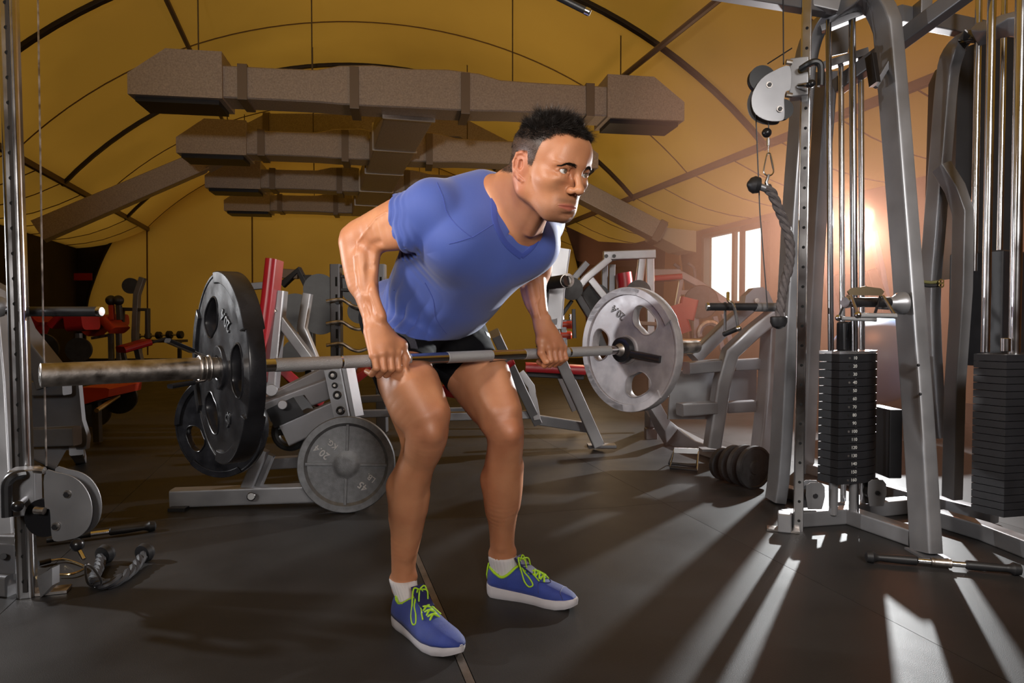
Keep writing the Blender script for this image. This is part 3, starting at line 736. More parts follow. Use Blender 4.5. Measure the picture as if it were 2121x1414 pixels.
# ================================================================ clothes
SHIRT = mat('blue_jersey', (.065, .105, .37), .62, 0, .06, 5, .25, 900, spec=.25, sheen=.25)
SHIRTD = mat('blue_collar', (.045, .075, .34), .6, 0, 0, 5, .3, 900, spec=.25, sheen=.25)
BLACKF = mat('black_fabric', (.006, .006, .007), .8, 0, .1, 8, .35, 700, spec=.08)
GREYF = mat('grey_mesh_fabric', (.055, .055, .062), .6, 0, .3, 300, .4, 500)
SOCK = mat('white_rib_knit', (.62, .60, .62), .8, 0, .05, 10, .3, 500)
def grp(prims): 
    s = Pr(); s.t = 'g'; s.pr = prims; s.R = 1e9; s.k = .02; s.op = '+'; s.c = np.zeros(3); return s
# --- shirt = torso + upper arms grown by a few millimetres, sleeves, neck and hem cut clean, with pulled folds
slR = PP(838, 460, 1.875); slRn = V(PP(795, 474, 1.90)) - V(PP(893, 438, 1.85))
slL = PP(1123, 512, 2.17); slLn = V(PP(1108, 556, 2.34)) - V(PP(1127, 478, 2.07))
grow = lambda g_: disp(lambda X, d: -g_)
sleeveR = uarmR + [armR[0], armR[1]] + [plane(slR, slRn, .004)]
sleeveL = uarmL + [plane(slL, slLn, .004)]
def folds(X, d):
    o = np.zeros(len(X)); 
    # waist: folds fanning out from the right hip towards the ribs
    c = np.array(T(915, 625, 2.2)); q = X - c; ta = q @ np.array(TA); tn = q @ np.array(TN); tl = q @ np.array(TL)
    th = np.arctan2(tn, -tl); w = np.clip((.06 - tl) / .1, 0, 1) * np.exp(-((ta - .045) / .085) ** 2) * np.exp(-((th - .1) / .75) ** 4)
    o += .0072 * w * (np.abs(np.sin(th * 13 + 22 * ta + 1.1 * np.sin(ta * 30))) ** .8 - .22)
    # sleeve: rings of cloth bunched at the cuff
    s = (X - slR) @ np.array(slRn.normalized()); q = X - slR; rr = np.linalg.norm(q - np.outer(s, np.array(slRn.normalized())), axis=1)
    th = (q @ np.array(UZ))
    w = np.clip(1 + s / .06, 0, 1) * (rr < .10); o += .0026 * w * np.sin(s * 330 + th * 60 + np.sin(th * 90)) 
    # armpit pull lines
    c = np.array(P(900, 535, 1.93)); q = X - c; r = np.linalg.norm(q, axis=1); a = (q @ np.array(TA)) * 1.0 + (q @ np.array(TL)) * .5
    o += .0014 * np.exp(-(r / .06) ** 2) * np.sin(a * 260)
    return -o
SHIRTP = torso + delt + [grp(sleeveR), grp(sleeveL), pelvis[0], pelvis[1]]
SHIRTP = [grp([legR[0], legR[1], legR[2], legR[4], legL[0], legL[1], legL[2], legL[-1]])] + SHIRTP + [grow(.0068), disp(folds)]
SHIRTP.append(plane(V((-.41, 2.26, .916)), V((-.33, .12, -1)), .012)); SHIRTP.append(plane(V((-.02, 2.36, .905)), V((.36, .12, -1)), .03))
cutsrc = torso + delt + sleeveL + [grow(.004)]
def cutline(p, q, inside):                       # half-space bounded by the line p-q, swept along the chest normal
    n = (V(q) - V(p)).cross(TN).normalized(); n = n if n.dot(V(inside) - V(p)) < 0 else -n
    return (V(p), n)
inn = P(1078, 455, 1.88)
poly = [P(1031, 372, 1.93), P(1031, 462, 1.88), P(1048, 497, 1.86), P(1080, 525, 1.85), P(1104, 500, 1.88), P(1124, 452, 1.95), P(1126, 380, 1.98)]
SHIRTP.append(wedge([cutline(poly[i], poly[i+1], inn) for i in range(6)] + [(T(1060, 450, 1.93), -TN)], .005))
neckhole = cone(PP(1056, 450, 1.955) - np.array(NB) * .01, H(-.03, 0, -.02), .047, .072, .006, '-')
SHIRTP.append(neckhole)
lo, hi = person_box(torso + delt + uarmR + uarmL + pelvis, .08)
pos, quads = polygonize(SHIRTP, lo, hi, .0028)
shirt = fast_mesh('shirt', pos, quads, SHIRT, person)
# collar ribbon, seams: follow lines over the cloth
def on_cloth(l, surf, off=0.0):
    out = []
    for p in smoothpts([(x, y, 0) for x, y in l], 5):
        q = march(surf, p.x, p.y, off=off)
        if q is not None: out.append(V(q))
    return out
SB = [s for s in SHIRTP if s.op != '-']
def ribbon(name, l, w, t, m, parent, surf, lift=.001):
    pts = on_cloth(l, surf); gs = grad(surf, np.array([tuple(p) for p in pts]))
    rs = []
    for i, p in enumerate(pts):
        n = V(gs[i]); tg = (pts[min(i+1, len(pts)-1)] - pts[max(i-1, 0)]).normalized(); sd = tg.cross(n).normalized()
        c = p + n * lift
        rs.append([c + sd * x + n * y for x, y in ((-w/2, -t), (w/2, -t), (w/2, t*.4), (w*.3, t), (-w*.3, t), (-w/2, t*.4))])
    return MB().rings(rs).obj(name, m, parent, 60)
ribbon('collar', [(1024, 392), (1023, 425), (1026, 460), (1042, 496), (1060, 516), (1080, 531)], .017, .0016, SHIRTD, shirt, SB)
ribbon('collar', [(1080, 531), (1098, 516), (1112, 496), (1123, 470), (1128, 448)], .015, .0016, SHIRTD, shirt, SB)
for l in ([(905, 378), (918, 410), (926, 440), (948, 468), (978, 492)], [(978, 492), (1005, 475), (1028, 460)], [(880, 585), (897, 620), (903, 660), (925, 690)], [(930, 505), (950, 500), (975, 492)]):
    ribbon('seam', l, .0022, .0007, SHIRTD, shirt, SB, .0004)
# --- shorts
hR = V(PP(840, 757, 2.0)); hRn = V(PP(862, 838, 1.93)) - V(PP(842, 720, 2.10))
hL = V(PP(985, 762, 2.2)); hLn = V(PP(1032, 858, 2.14)) - V(PP(965, 740, 2.26))
def sfold(X, d): return .0007 * np.sin((X @ np.array((30., 80., 150.)))) * np.sin(X @ np.array((120., -40., 20.)))
SHORTP = [grp([legR[0], legR[1], legR[2], legR[4]] + [plane(hR, hRn, .004)]), grp([legL[0], legL[1], legL[2], legL[-1]] + [plane(hL, hLn, .004)])] + pelvis + torso[:3] + [grow(.003), disp(sfold)]
lo, hi = person_box(pelvis + [cone(PP(838, 665, 2.24), PP(838, 765, 2.02), .08, .08), cone(PP(950, 690, 2.32), PP(1000, 790, 2.2), .08, .08), cone(PP(950, 560, 2.1), PP(950, 600, 2.1), .2, .2)], .12)
pos, quads = polygonize(SHORTP, lo, hi, .0032)
shorts = fast_mesh('shorts', pos, quads, BLACKF, person)
SP_ = [s for s in SHORTP]
ribbon('side_panel', [(806, 682), (822, 683), (840, 692), (853, 706), (858, 722)], .022, .0012, GREYF, shorts, SP_, .0006)
ribbon('side_panel', [(1006, 690), (1016, 697), (1024, 708), (1028, 720)], .018, .0012, GREYF, shorts, SP_, .0006)
# --- socks and shoes
BLUEM = mat('blue_mesh_shoe', (.022, .050, .30), .55, 0, .15, 30, .6, 900, sheen=.15)
BLUED = mat('navy_shoe_side', (.016, .020, .11), .5, 0)
LIME = mat('lime_lace', (.42, .72, .03), .5, 0)
SOLE = mat('white_foam_sole', (.62, .60, .64), .55, 0, .04, 20, .1, 300)
def shoe(ankle, heel, toe, side, top):
    """ankle: centre of the sock top; heel, toe: floor points; side: +1 when the lifter's left foot"""
    heel = V((heel[0], heel[1], 0)); toe = V((toe[0], toe[1], 0)); F = (toe - heel); L = F.length; F.normalize(); S = V((-F.y, F.x, 0)) * side   # S points to the outer side
    k = L / .30
    def q(f, s, z): return heel + F * (f * L) + S * (s * k) + UZ * (z * k)
    # outline half-widths and heights along the foot
    fs = [0, .03, .08, .16, .28, .42, .56, .68, .80, .90, .96, 1.0]
    wo = [.012, .030, .040, .043, .042, .043, .047, .050, .046, .034, .021, .006]
    wi = [.012, .030, .040, .041, .037, .034, .038, .045, .044, .034, .022, .006]
    cs = [0, 0, 0, 0, 0, .001, .002, .001, -.002, -.006, -.009, -.011]
    zb = [.010, .003, 0, 0, .0, 0, 0, 0, .001, .006, .012, .018]
    so = [.040, .040, .038, .036, .033, .030, .029, .029, .031, .034, .037, .038]
    fine = np.linspace(0, 1, 40)
    def ip(a, t): return float(np.interp(t, fs, a))
    root = thing_part('shoe', person)
    rs = []
    for t in fine:
        a, b, c, z0, z1 = ip(wo, t), ip(wi, t), ip(cs, t), ip(zb, t), ip(so, t); gr = .0015 if (int(round(t * 39)) % 2) else 0
        rs.append([q(t, c + a - .004, z0), q(t, c + a - gr, z0 + .006), q(t, c + a + .002 - gr, (z0 + z1) / 2), q(t, c + a, z1 - .003), q(t, c + a - .005, z1), q(t, c - b + .005, z1), q(t, c - b, z1 - .003), q(t, c - b - .002 + gr, (z0 + z1) / 2), q(t, c - b + gr, z0 + .006), q(t, c - b + .004, z0)])
    sole = MB().rings(rs).obj('sole', SOLE, root, 50)
    # upper
    ht = [.072, .084, .090, .092, .096, .098, .082, .066, .058, .050, .044, .030]
    rs = []; K = 22; ups = []
    for t in np.linspace(.004, .992, 44):
        a, b, c, z1, h_ = ip(wo, t) - .003, ip(wi, t) - .003, ip(cs, t), ip(so, t) - .004, ip(ht, t); ring = []
        for j in range(K):
            th = math.pi * j / (K - 1); cx_ = math.cos(th); sz = math.sin(th)
            e = .78 if t > .5 else .55
            x = math.copysign(abs(cx_) ** e, cx_); ring.append(q(t, c + (a * x if x > 0 else b * x) * (1 - .16 * sz * sz if t < .55 else 1 - .12 * sz ** 2), z1 + (h_ - z1) * sz ** .8))
        rs.append(ring); ups.append(ring)
    mb = MB(); mb.rings(rs, closed=False)
    vs, fsx = mb.v, mb.f
    # leave the ankle opening out
    openc = q(.20, 0, .10); keep = []
    for f in fsx:
        c = sum((V(vs[i]) for i in f), V()) / len(f); r = c - heel; t = r.dot(F) / L; s_ = r.dot(S) / k
        if ((t - .185) / .155) ** 2 + (s_ / .0315) ** 2 < 1 and c.z > .050 * k: continue
        keep.append(f)
    up = mesh_obj('upper', vs, keep, BLUEM, root, 60); md = up.modifiers.new('thick', 'SOLIDIFY'); md.thickness = .004; md.offset = -1
    # toe cap and side overlays: raised lines
    def surf(t, th):    # point on the upper
        i = min(43, max(0, (t - .004) / .988 * 43)); i0 = int(i); i1 = min(43, i0 + 1); u = i - i0; j = th / 180 * (K - 1); j0 = min(K - 2, int(j)); v = j - j0
        a = V(ups[i0][j0]).lerp(V(ups[i0][j0+1]), v); b = V(ups[i1][j0]).lerp(V(ups[i1][j0+1]), v); return a.lerp(b, u)
    cen = lambda t: q(t, ip(cs, t), .03)
    def strip(name, pts, r, m, lift=.0008):
        pp = [surf(t, th) for t, th in pts]; pp = [p + (p - cen(t)).normalized() * lift for p, (t, th) in zip(pp, pts)]
        return MB().tube(smoothpts(pp, 4), r, 6).obj(name, m, root)
    strip('overlay_edge', [(.62, 14), (.60, 50), (.66, 70), (.70, 90), (.66, 110), (.60, 130), (.62, 166)], .0012, BLUED)
    strip('overlay_edge', [(.88, 10), (.84, 50), (.83, 90), (.84, 130), (.88, 170)], .0011, BLUED)
    # lime collar lining round the opening, heel tab
    def on_up(t, s_):
        best = min((abs((surf(t, th) - heel).dot(S) / k - ip(cs, t) * 0 - s_), th) for th in range(20, 161, 3)); p = surf(t, best[1]); return p + UZ * .001
    ring = []
    for i in range(28):
        a = 2 * math.pi * i / 28; t = .185 + .155 * math.cos(a); s_ = .0325 * math.sin(a)
        z = .088 + .010 * math.cos(a) + (-.014) * abs(math.sin(a)) ** 2 + (.010 if math.cos(a) < -.8 else 0)
        ring.append(on_up(t, s_))
    MB().tube(smoothpts(ring + [ring[0]], 2), .0042 * k, 8, caps=False).obj('collar_lining', LIME, root)
    MB().path([q(.002, 0, .046), q(-.006, 0, .060), q(.004, 0, .082), q(.016, 0, .096)], .020 * k, .004, up=-F).obj('heel_tab', LIME, root)
    # tongue
    MB().path([q(.52, 0, .088), q(.42, 0, .106), q(.36, 0, .120), q(.335, 0, .130)], .040 * k, .006, up=UZ, r=.002).obj('tongue', BLUED, root)
    # laces: crossings plus bow
    lm = []
    for i in range(5):
        t0 = .385 + .055 * i; wd = 24 - 1.0 * i; l0, r0 = surf(t0, 90 - wd), surf(t0 + .045, 90 + wd); l1, r1 = surf(t0, 90 + wd), surf(t0 + .045, 90 - wd)
        for a, b in ((l0, r0), (l1, r1)):
            m_ = (a + b) / 2 + UZ * (.007 * k + .001 * i); lm.append(MB().tube(smoothpts([a, a.lerp(m_, .5) + UZ * .003, m_, b.lerp(m_, .5) + UZ * .003, b], 3), .0030 * k, 6).obj('lace', LIME, root))
    kn = q(.37, 0, .122)
    for sgn, drop in ((1, .030), (-1, .028)):
        lp = [kn, kn + S * sgn * .018 * k + UZ * .006 * k] + [surf(t_, 90 - sgn * a_) + (surf(t_, 90 - sgn * a_) - cen(t_)).normalized() * .004 for t_, a_ in ((.42, 42), (.46, 62), (.51, 70), (.55, 60), (.50, 44), (.43, 28))] + [kn + S * sgn * .006 * k]
        MB().tube(smoothpts(lp, 5), .0024 * k, 6).obj('lace_loop', LIME, root)
        en = [kn, kn + S * sgn * .012 * k + F * .02 * k + UZ * .002 * k] + [surf(.46 + .05 * j, 90 - sgn * (14 + 9 * j)) + UZ * (.005 + .001 * j) for j in range(4)]
        MB().tube(smoothpts(en, 5), .0022 * k, 6).obj('lace_end', LIME, root)
    # sock
    A = V(ankle); B = q(.19, 0, .045); rs = []; nn = 72
    for i in range(14):
        t = i / 13; c = A.lerp(B, t); r = (top + (.028 - top) * t ** 1.3) * (1 if t else .97)
        ring = []
        for j in range(nn):
            a = 2 * math.pi * j / nn; rr = r + (.0009 if j % 3 == 0 else -.0006)
            ring.append(c + (F * (math.cos(a) * (1.12 + .25 * t)) + S * math.sin(a) * (1 - .12 * t)) * rr)
        rs.append(ring)
    MB().rings(rs).obj('sock', SOCK, person, 180)
    return root
def thing_part(name, parent):
    o = bpy.data.objects.new(name, None); put(o, parent); o.location = V((0, 0, 0)); return o
tR = (PP(834, 1198, 2.07)); tL = (PP(1041, 1150, 2.262))
hR_, tR_ = G(828, 1284), G(908, 1340); hL_, tL_ = G(1012, 1226), G(1146, 1251)
shoe(tR, hR_, hR_ + (tR_ - hR_).normalized() * .315, -1, .0395)
shoe(tL, hL_, hL_ + (tL_ - hL_).normalized() * .315, 1, .0425)
# ================================================================ the hall
E1 = V((math.cos(math.radians(8)), math.sin(math.radians(8)), 0))            # across the vault
E2 = V((-math.sin(math.radians(15.8)), math.cos(math.radians(15.8)), 0))      # along the hall
ED = V((math.cos(math.radians(9)), math.sin(math.radians(9)), 0))             # along the duct branches
M1 = V((E2.y, -E2.x, 0))                                                       # across, square to E2
RUBBER = mat('rubber_floor', (.029, .0275, .0275), .48, 0, .25, 3, .28, 420, spec=.26, rvar=.06)
UNDER = mat('seam_dark', (.006, .006, .006), .7)
STRIP = mat('dull_metal_strip', (.20, .17, .15), .42, .6, .3, 14, .2, 200)
# membrane: yellow cloth that lets daylight through
MEMB = bpy.data.materials.new('yellow_membrane'); MEMB.use_nodes = True; nt = MEMB.node_tree
for n in list(nt.nodes): nt.nodes.remove(n)
o_ = nt.nodes.new('ShaderNodeOutputMaterial'); df = nt.nodes.new('ShaderNodeBsdfDiffuse'); tl = nt.nodes.new('ShaderNodeBsdfTranslucent'); ad = nt.nodes.new('ShaderNodeAddShader')
tc = nt.nodes.new('ShaderNodeTexCoord'); nz = nt.nodes.new('ShaderNodeTexNoise'); nz.inputs['Scale'].default_value = .35; nz.inputs['Detail'].default_value = 4
rp_ = nt.nodes.new('ShaderNodeValToRGB'); rp_.color_ramp.elements[0].position = .35; rp_.color_ramp.elements[1].position = .68
rp_.color_ramp.elements[0].color = (.090, .047, .006, 1); rp_.color_ramp.elements[1].color = (.130, .069, .009, 1)
nt.links.new(tc.outputs['Object'], nz.inputs['Vector']); nt.links.new(nz.outputs['Fac'], rp_.inputs['Fac'])
df.inputs[0].default_value = (.42, .27, .07, 1); nt.links.new(rp_.outputs['Color'], tl.inputs[0])
nt.links.new(df.outputs[0], ad.inputs[0]); nt.links.new(tl.outputs[0], ad.inputs[1]); nt.links.new(ad.outputs[0], o_.inputs[0])
RIB = mat('dark_rib', (.03, .022, .018), .5, .3)
SEAMM = mat('seam_tape', (.16, .085, .02), .7)
BROWN = mat('brown_cloth', (.075, .028, .012), .8, 0, .3, 2)
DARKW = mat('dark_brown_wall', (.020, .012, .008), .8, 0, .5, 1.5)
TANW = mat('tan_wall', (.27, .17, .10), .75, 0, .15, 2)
TRUSS = mat('grey_brown_truss', (.17, .12, .085), .5, .4)
def struct(o, name=None): o['kind'] = 'structure'; return o
# floor: slab plus rubber mats butted together
flo = V((0, 0, 0))
floor = struct(MB().box((-.5, 8, -.06), 26, 30, .09).obj('floor', UNDER, None, 0))
def fpt(a, b, z=0): return V((0, 0, 0)) + M1 * a + E2 * b + UZ * z
s0 = G(975, 1414); A0 = s0.dot(M1)                    # the metal strip joint
q1 = G(1564, 1139); A1 = q1.dot(M1); WM = A1 - A0
cz = G(1117, 915).dot(E2)
bl = 1.83
me_cache = {}
def mat_tile(a0, a1, b0, b1, k):
    g_ = .0022; key = (round(a1 - a0, 3), round(b1 - b0, 3)); c = fpt((a0 + a1) / 2, (b0 + b1) / 2)
    w, l = a1 - a0 - g_, b1 - b0 - g_
    if key not in me_cache:
        o = MB().box((0, 0, -.0076), w, l, .0152, (M1, E2, UZ)).obj('floor_mat', RUBBER, None, 30); me_cache[key] = o.data; o.parent = floor
    else: o = bpy.data.objects.new('floor_mat', me_cache[key]); put(o, floor)
    o.location = c - floor.location
cols = [A0 - .012 - WM * 3, A0 - .012 - WM * 2, A0 - .012 - WM, A0 - .012]; colsr = [A0 + .012, A0 + .012 + WM - .012, A0 + .012 + WM * 2 - .012, A0 + WM * 3, A0 + WM * 4]
kk = 0
for cs_ in (cols, colsr):
    for i in range(len(cs_) - 1):
        ofs = [0, .9, .35, 1.2][i % 4] if cs_ is cols else [0, 0, .9, .4][i % 4]
        b = cz + ofs - bl * 6
        while b < 19: mat_tile(cs_[i], cs_[i+1], b, b + bl, kk); b += bl; kk += 1
st = struct(MB().box(fpt(A0, 8, -.004), .021, 24, .009, (M1, E2, UZ)).obj('trim_1', STRIP, None, 20))
# ---- vault
foot = P(1590, 300, 8.54); PZ = foot.z; LAT = 4.65; RISE = 2.1; RR = (LAT**2 + RISE**2) / (2 * RISE)
CV = foot - E1 * LAT; CV = V((CV.x, CV.y, 0))
def vault(u, v, off=0.0):       # u in -1..1 across, v metres along E2 from the near arch
    x = u * LAT; z = PZ + math.sqrt(RR**2 - x*x) - (RR - RISE) + off
    return CV + E1 * x + E2 * v + UZ * z
NU, v0, v1 = 48, -12.0, 9.6
AV = 3.7      # arch spacing
vs, fs = [], []; NVV = 46
for j in range(NVV + 1):
    v = v0 + (v1 - v0) * j / NVV
    for i in range(NU + 1):
        u = -1 + 2 * i / NU; sag = -.10 * math.sin(math.pi * ((v / AV) % 1)) * (1 - u*u)
        vs.append(vault(u, v, sag))
    # side flaps from the eave down and out to the wall heads
for j in range(NVV):
    for i in range(NU): a = j * (NU + 1) + i; fs.append((a, a + 1, a + NU + 2, a + NU + 1))
ceiling = struct(mesh_obj('ceiling', vs, fs, MEMB, None, 60))
WALLOUT, WZ = 1.55, 2.62
def eave(s, v, out=0.0, z=PZ): return CV + E1 * (s * (LAT + out)) + E2 * v + UZ * z
for s, nm in ((1, 'right'), (-1, 'left')):
    vs, fs = [], []
    for j in range(13):
        v = v0 + (v1 - v0) * j / 12
        for k in range(6): t = k / 5; vs.append(eave(s, v, WALLOUT * t, PZ + (WZ - PZ) * t - .10 * math.sin(math.pi * t)))
    for j in range(12):
        for k in range(5): a = j * 6 + k; fs.append((a, a + 1, a + 7, a + 6))
    fl = mesh_obj('flap', vs, fs, MEMB, ceiling, 60); fl.name = 'side_flap'
    mb = MB()
    for j in range(1, 22):
        v = v0 + (v1 - v0) * j / 22
        seam = [eave(s, v, WALLOUT * t, PZ + (WZ - PZ) * t - .10 * math.sin(math.pi * t) - .01) for t in (0, .25, .5, .75, 1)]
        MB().tube(seam, .008, 5).obj('flap_seam', SEAMM, ceiling)
    # eave truss: two chords, zig-zag
    MB().beam(eave(s, v0, -.02), eave(s, v1, -.02), .07, .09).obj('eave_beam', TRUSS, ceiling)
    MB().beam(eave(s, v0, .10, PZ + .10), eave(s, v1, .10, PZ + .10), .04, .05).obj('eave_beam', TRUSS, ceiling)
# arches and seams
for kk, v in enumerate((-11.1, -7.4, -3.7, 0, 3.7, 7.4)):
    arc = [vault(-1 + 2 * i / 40, v, -.05) for i in range(41)]
    MB().path(arc, .05, .08, up=E2).obj('arch_rib', RIB, ceiling)
    arc = [vault(-1 + 2 * i / 40, v + AV / 2, -.11 * (1 - (-1 + 2*i/40)**2) - .008) for i in range(41)]
    MB().tube(arc, .009, 5, caps=False).obj('seam', SEAMM, ceiling)
# long purlin pipes under the vault
for (px, py, z, nm) in ((345, 0, 4.55, 0), (1475, 10, 4.0, 1)):
    d = (z - CAMZ) * FPX / (668 - py); p = P(px, py, d)
    MB().tube([p - E2 * 6, p + E2 * 9], .032 if nm == 0 else .035, 8).obj('purlin', TRUSS, ceiling)
# walls
def wallpt(s, v, z): return eave(s, v, WALLOUT, z)
WIN = [P(1452, 488, 12.7), P(1588, 468, 10.75)]
def v_of(p, s): # v along the wall for a point
    return (V((p.x, p.y, 0)) - eave(s, 0, WALLOUT, 0)).dot(E2) 
# find v where wall crosses a given photo column
def wall_v(px, s):
    k = (px - CX) / FPX; o = wallpt(s, 0, 0); return (k * o.y - o.x) / (E2.x - k * E2.y)
def wall_z(px, py, s):
    v = wall_v(px, s); p = wallpt(s, v, 0); d = p.y; return CAMZ + (668 - py) / FPX * d
vl, vr = wall_v(1456, 1), wall_v(1590, 1); zt, zb = wall_z(1520, 476, 1), wall_z(1520, 628, 1)
if vl < vr: vl, vr = vr, vl
T_ = .16
rw = MB()
def wseg(mb, s, va, vb, z0, z1, th=T_): 
    mb.prism([wallpt(s, va, z0), wallpt(s, vb, z0), wallpt(s, vb, z1), wallpt(s, va, z1)], E1 * s * th)
wseg(rw, 1, v0, vr, 0, WZ + .1); wseg(rw, 1, vl, v1, 0, WZ + .1); wseg(rw, 1, vr, vl, 0, zb); wseg(rw, 1, vr, vl, zt, WZ + .1)
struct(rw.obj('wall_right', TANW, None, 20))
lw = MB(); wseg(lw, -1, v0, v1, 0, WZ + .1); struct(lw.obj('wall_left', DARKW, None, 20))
# window: frame, mullions, panes
FR = mat('window_frame', (.20, .17, .13), .5); PANE = bpy.data.materials.new('window_pane'); PANE.use_nodes = True
pb = PANE.node_tree.nodes['Principled BSDF']; pb.inputs['Base Color'].default_value = (.9, .95, .92, 1); pb.inputs['Roughness'].default_value = .02; pb.inputs['Transmission Weight'].default_value = 1; pb.inputs['IOR'].default_value = 1.02; pb.inputs['Alpha'].default_value = .35
win = struct(MB().box((0, 0, 0), .01, .01, .01).obj('window_1', FR, None, 0))
win.data.clear_geometry(); mb = MB(); f_ = .07
for z in (zb, zt): mb.prism([wallpt(1, vr, z - f_/2) - E1*.02, wallpt(1, vl, z - f_/2) - E1*.02, wallpt(1, vl, z + f_/2) - E1*.02, wallpt(1, vr, z + f_/2) - E1*.02], E1 * .12)
for v in (vr, vl): mb.prism([wallpt(1, v - f_/2, zb) - E1*.02, wallpt(1, v + f_/2, zb) - E1*.02, wallpt(1, v + f_/2, zt) - E1*.02, wallpt(1, v - f_/2, zt) - E1*.02], E1 * .12)
bpy.data.objects.remove(win); win = struct(mb.obj('window_1', FR, None, 20))
vm = wall_v(1517, 1)
MB().prism([wallpt(1, vm - .04, zb), wallpt(1, vm + .04, zb), wallpt(1, vm + .04, zt), wallpt(1, vm - .04, zt)], E1 * .06).obj('mullion', FR, win)
for va, vb in ((vr + .04, vm - .05), (vm + .05, vl - .04)):
    MB().prism([wallpt(1, va, zb), wallpt(1, vb, zb), wallpt(1, vb, zt), wallpt(1, va, zt)], E1 * .006).obj('pane', PANE, win)
# open inner sash
va, vb = wall_v(1545, 1), wall_v(1590, 1); sash = MB(); dv = E1 * -.10
A_, B_ = (va, vb)
for z in (zb + .03, zt - .08): sash.prism([wallpt(1, A_, z) + dv, wallpt(1, B_, z) + dv, wallpt(1, B_, z + .09) + dv, wallpt(1, A_, z + .09) + dv], E1 * .05)
for v in (A_, B_): sash.prism([wallpt(1, v - .045, zb) + dv, wallpt(1, v + .045, zb) + dv, wallpt(1, v + .045, zt) + dv, wallpt(1, v - .045, zt) + dv], E1 * .05)
sash.obj('window_sash', mat('dark_sash', (.05, .045, .04), .5), win)
# outside the window: pale ground and a light frame structure
EXT = mat('pale_outside_wall', (.7, .75, .68), .8)
ext = struct(MB().prism([wallpt(1, 8.5, -.1) + E1 * 5, wallpt(1, -6, -.1) + E1 * 5, wallpt(1, -6, 1.6) + E1 * 5, wallpt(1, 8.5, 1.6) + E1 * 5], E1 * .2).obj('wall_outside', EXT, None, 0))
# back wall: dark brown, with the big yellow end panel that curves to the floor
fb = struct(MB().prism([wallpt(-1, v0, 0), wallpt(1, v0, 0), wallpt(1, v0, PZ + RISE + .3), wallpt(-1, v0, PZ + RISE + .3)], E2 * -.1).obj('wall_front', BROWN, None, 0))
BP = eave(0, v1 - .25, 0, 0) ; BPd = BP.dot(V((-E1.y, E1.x, 0)))
def on_back(px, py):            # photo point -> plane of the end panel
    r = P(px, py, 1.0) - V((0, 0, CAMZ)); n = V((-E1.y, E1.x, 0)); t = (BPd) / r.dot(n); return V((0, 0, CAMZ)) + r * t
edge = [(176, 742), (178, 640), (196, 575), (222, 515), (262, 452), (315, 385), (390, 320), (500, 262), (640, 235), (800, 240), (960, 280), (1080, 340), (1140, 400), (1176, 470), (1200, 560), (1214, 640), (1222, 742)]
pts = smoothpts([on_back(x, y) for x, y in edge[:]], 4)
# a panel a little in front of the back wall, hung like a curtain with vertical seams
ENDM = MEMB.copy(); ENDM.name = 'yellow_end_cloth'
_r = [n for n in ENDM.node_tree.nodes if n.type == 'VALTORGB'][0]; _r.color_ramp.elements[0].color = (.10, .055, .010, 1); _r.color_ramp.elements[1].color = (.14, .078, .012, 1)
n_ = V((-E1.y, E1.x, 0))
OB = on_back(800, 500); FB = frame(OB, E1, UZ, -n_)
loc = [((p - OB).dot(E1), p.z - OB.z) for p in pts]
endp = struct(mesh_obj('wall_end_panel', [tuple(p) for p in pts], [tuple(range(len(pts)))], MEMB, None, 0))
hw = LAT + WALLOUT + .2; cxb = (eave(0, v1 - .25, 0, 0) - OB).dot(E1)
bx0, bx1, bz0, bz1 = cxb - hw, cxb + hw, -OB.z - .02, PZ + RISE + .3 - OB.z
hole = [(x, max(z, bz0 + .01)) for x, z in loc]
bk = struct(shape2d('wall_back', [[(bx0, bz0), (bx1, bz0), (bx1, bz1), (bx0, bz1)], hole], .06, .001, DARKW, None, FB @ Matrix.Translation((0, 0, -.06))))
struct(MB().tube(pts, .035, 6).obj('trim_2', RIB, None))
for x, ya, yb in ((305, 400, 735), (522, 255, 735), (1000, 300, 735)):
    MB().tube([on_back(x, ya) - n_ * .03, on_back(x + 2, yb) - n_ * .03], .018, 6).obj('panel_seam', SEAMM, endp)
# brown cloth gussets where the vault meets the walls
struct(MB().prism([P(x, y, 14.6) for x, y in ((1172, 468), (1240, 500), (1330, 505), (1410, 520), (1330, 552), (1250, 552), (1196, 540))], E2 * .04).obj('wall_gusset', BROWN, None, 0))
cl = [wallpt(1, v1 - .3, 0), wallpt(1, wall_v(1440, 1) + .2, 0), wallpt(1, wall_v(1440, 1) + .2, WZ), wallpt(1, v1 - .3, WZ)]
cu = struct(MB().prism([p - E1 * .25 for p in cl], E1 * .04).obj('wall_curtain', BROWN, None, 0))
MB().prism([wallpt(1, 5.2, 0) - E1 * .32, wallpt(1, 4.0, 0) - E1 * .32, wallpt(1, 4.6, WZ) - E1 * .32, wallpt(1, 5.0, WZ) - E1 * .32], E1 * .04).obj('tan_panel', mat('orange_panel', (.40, .19, .07), .7), cu)
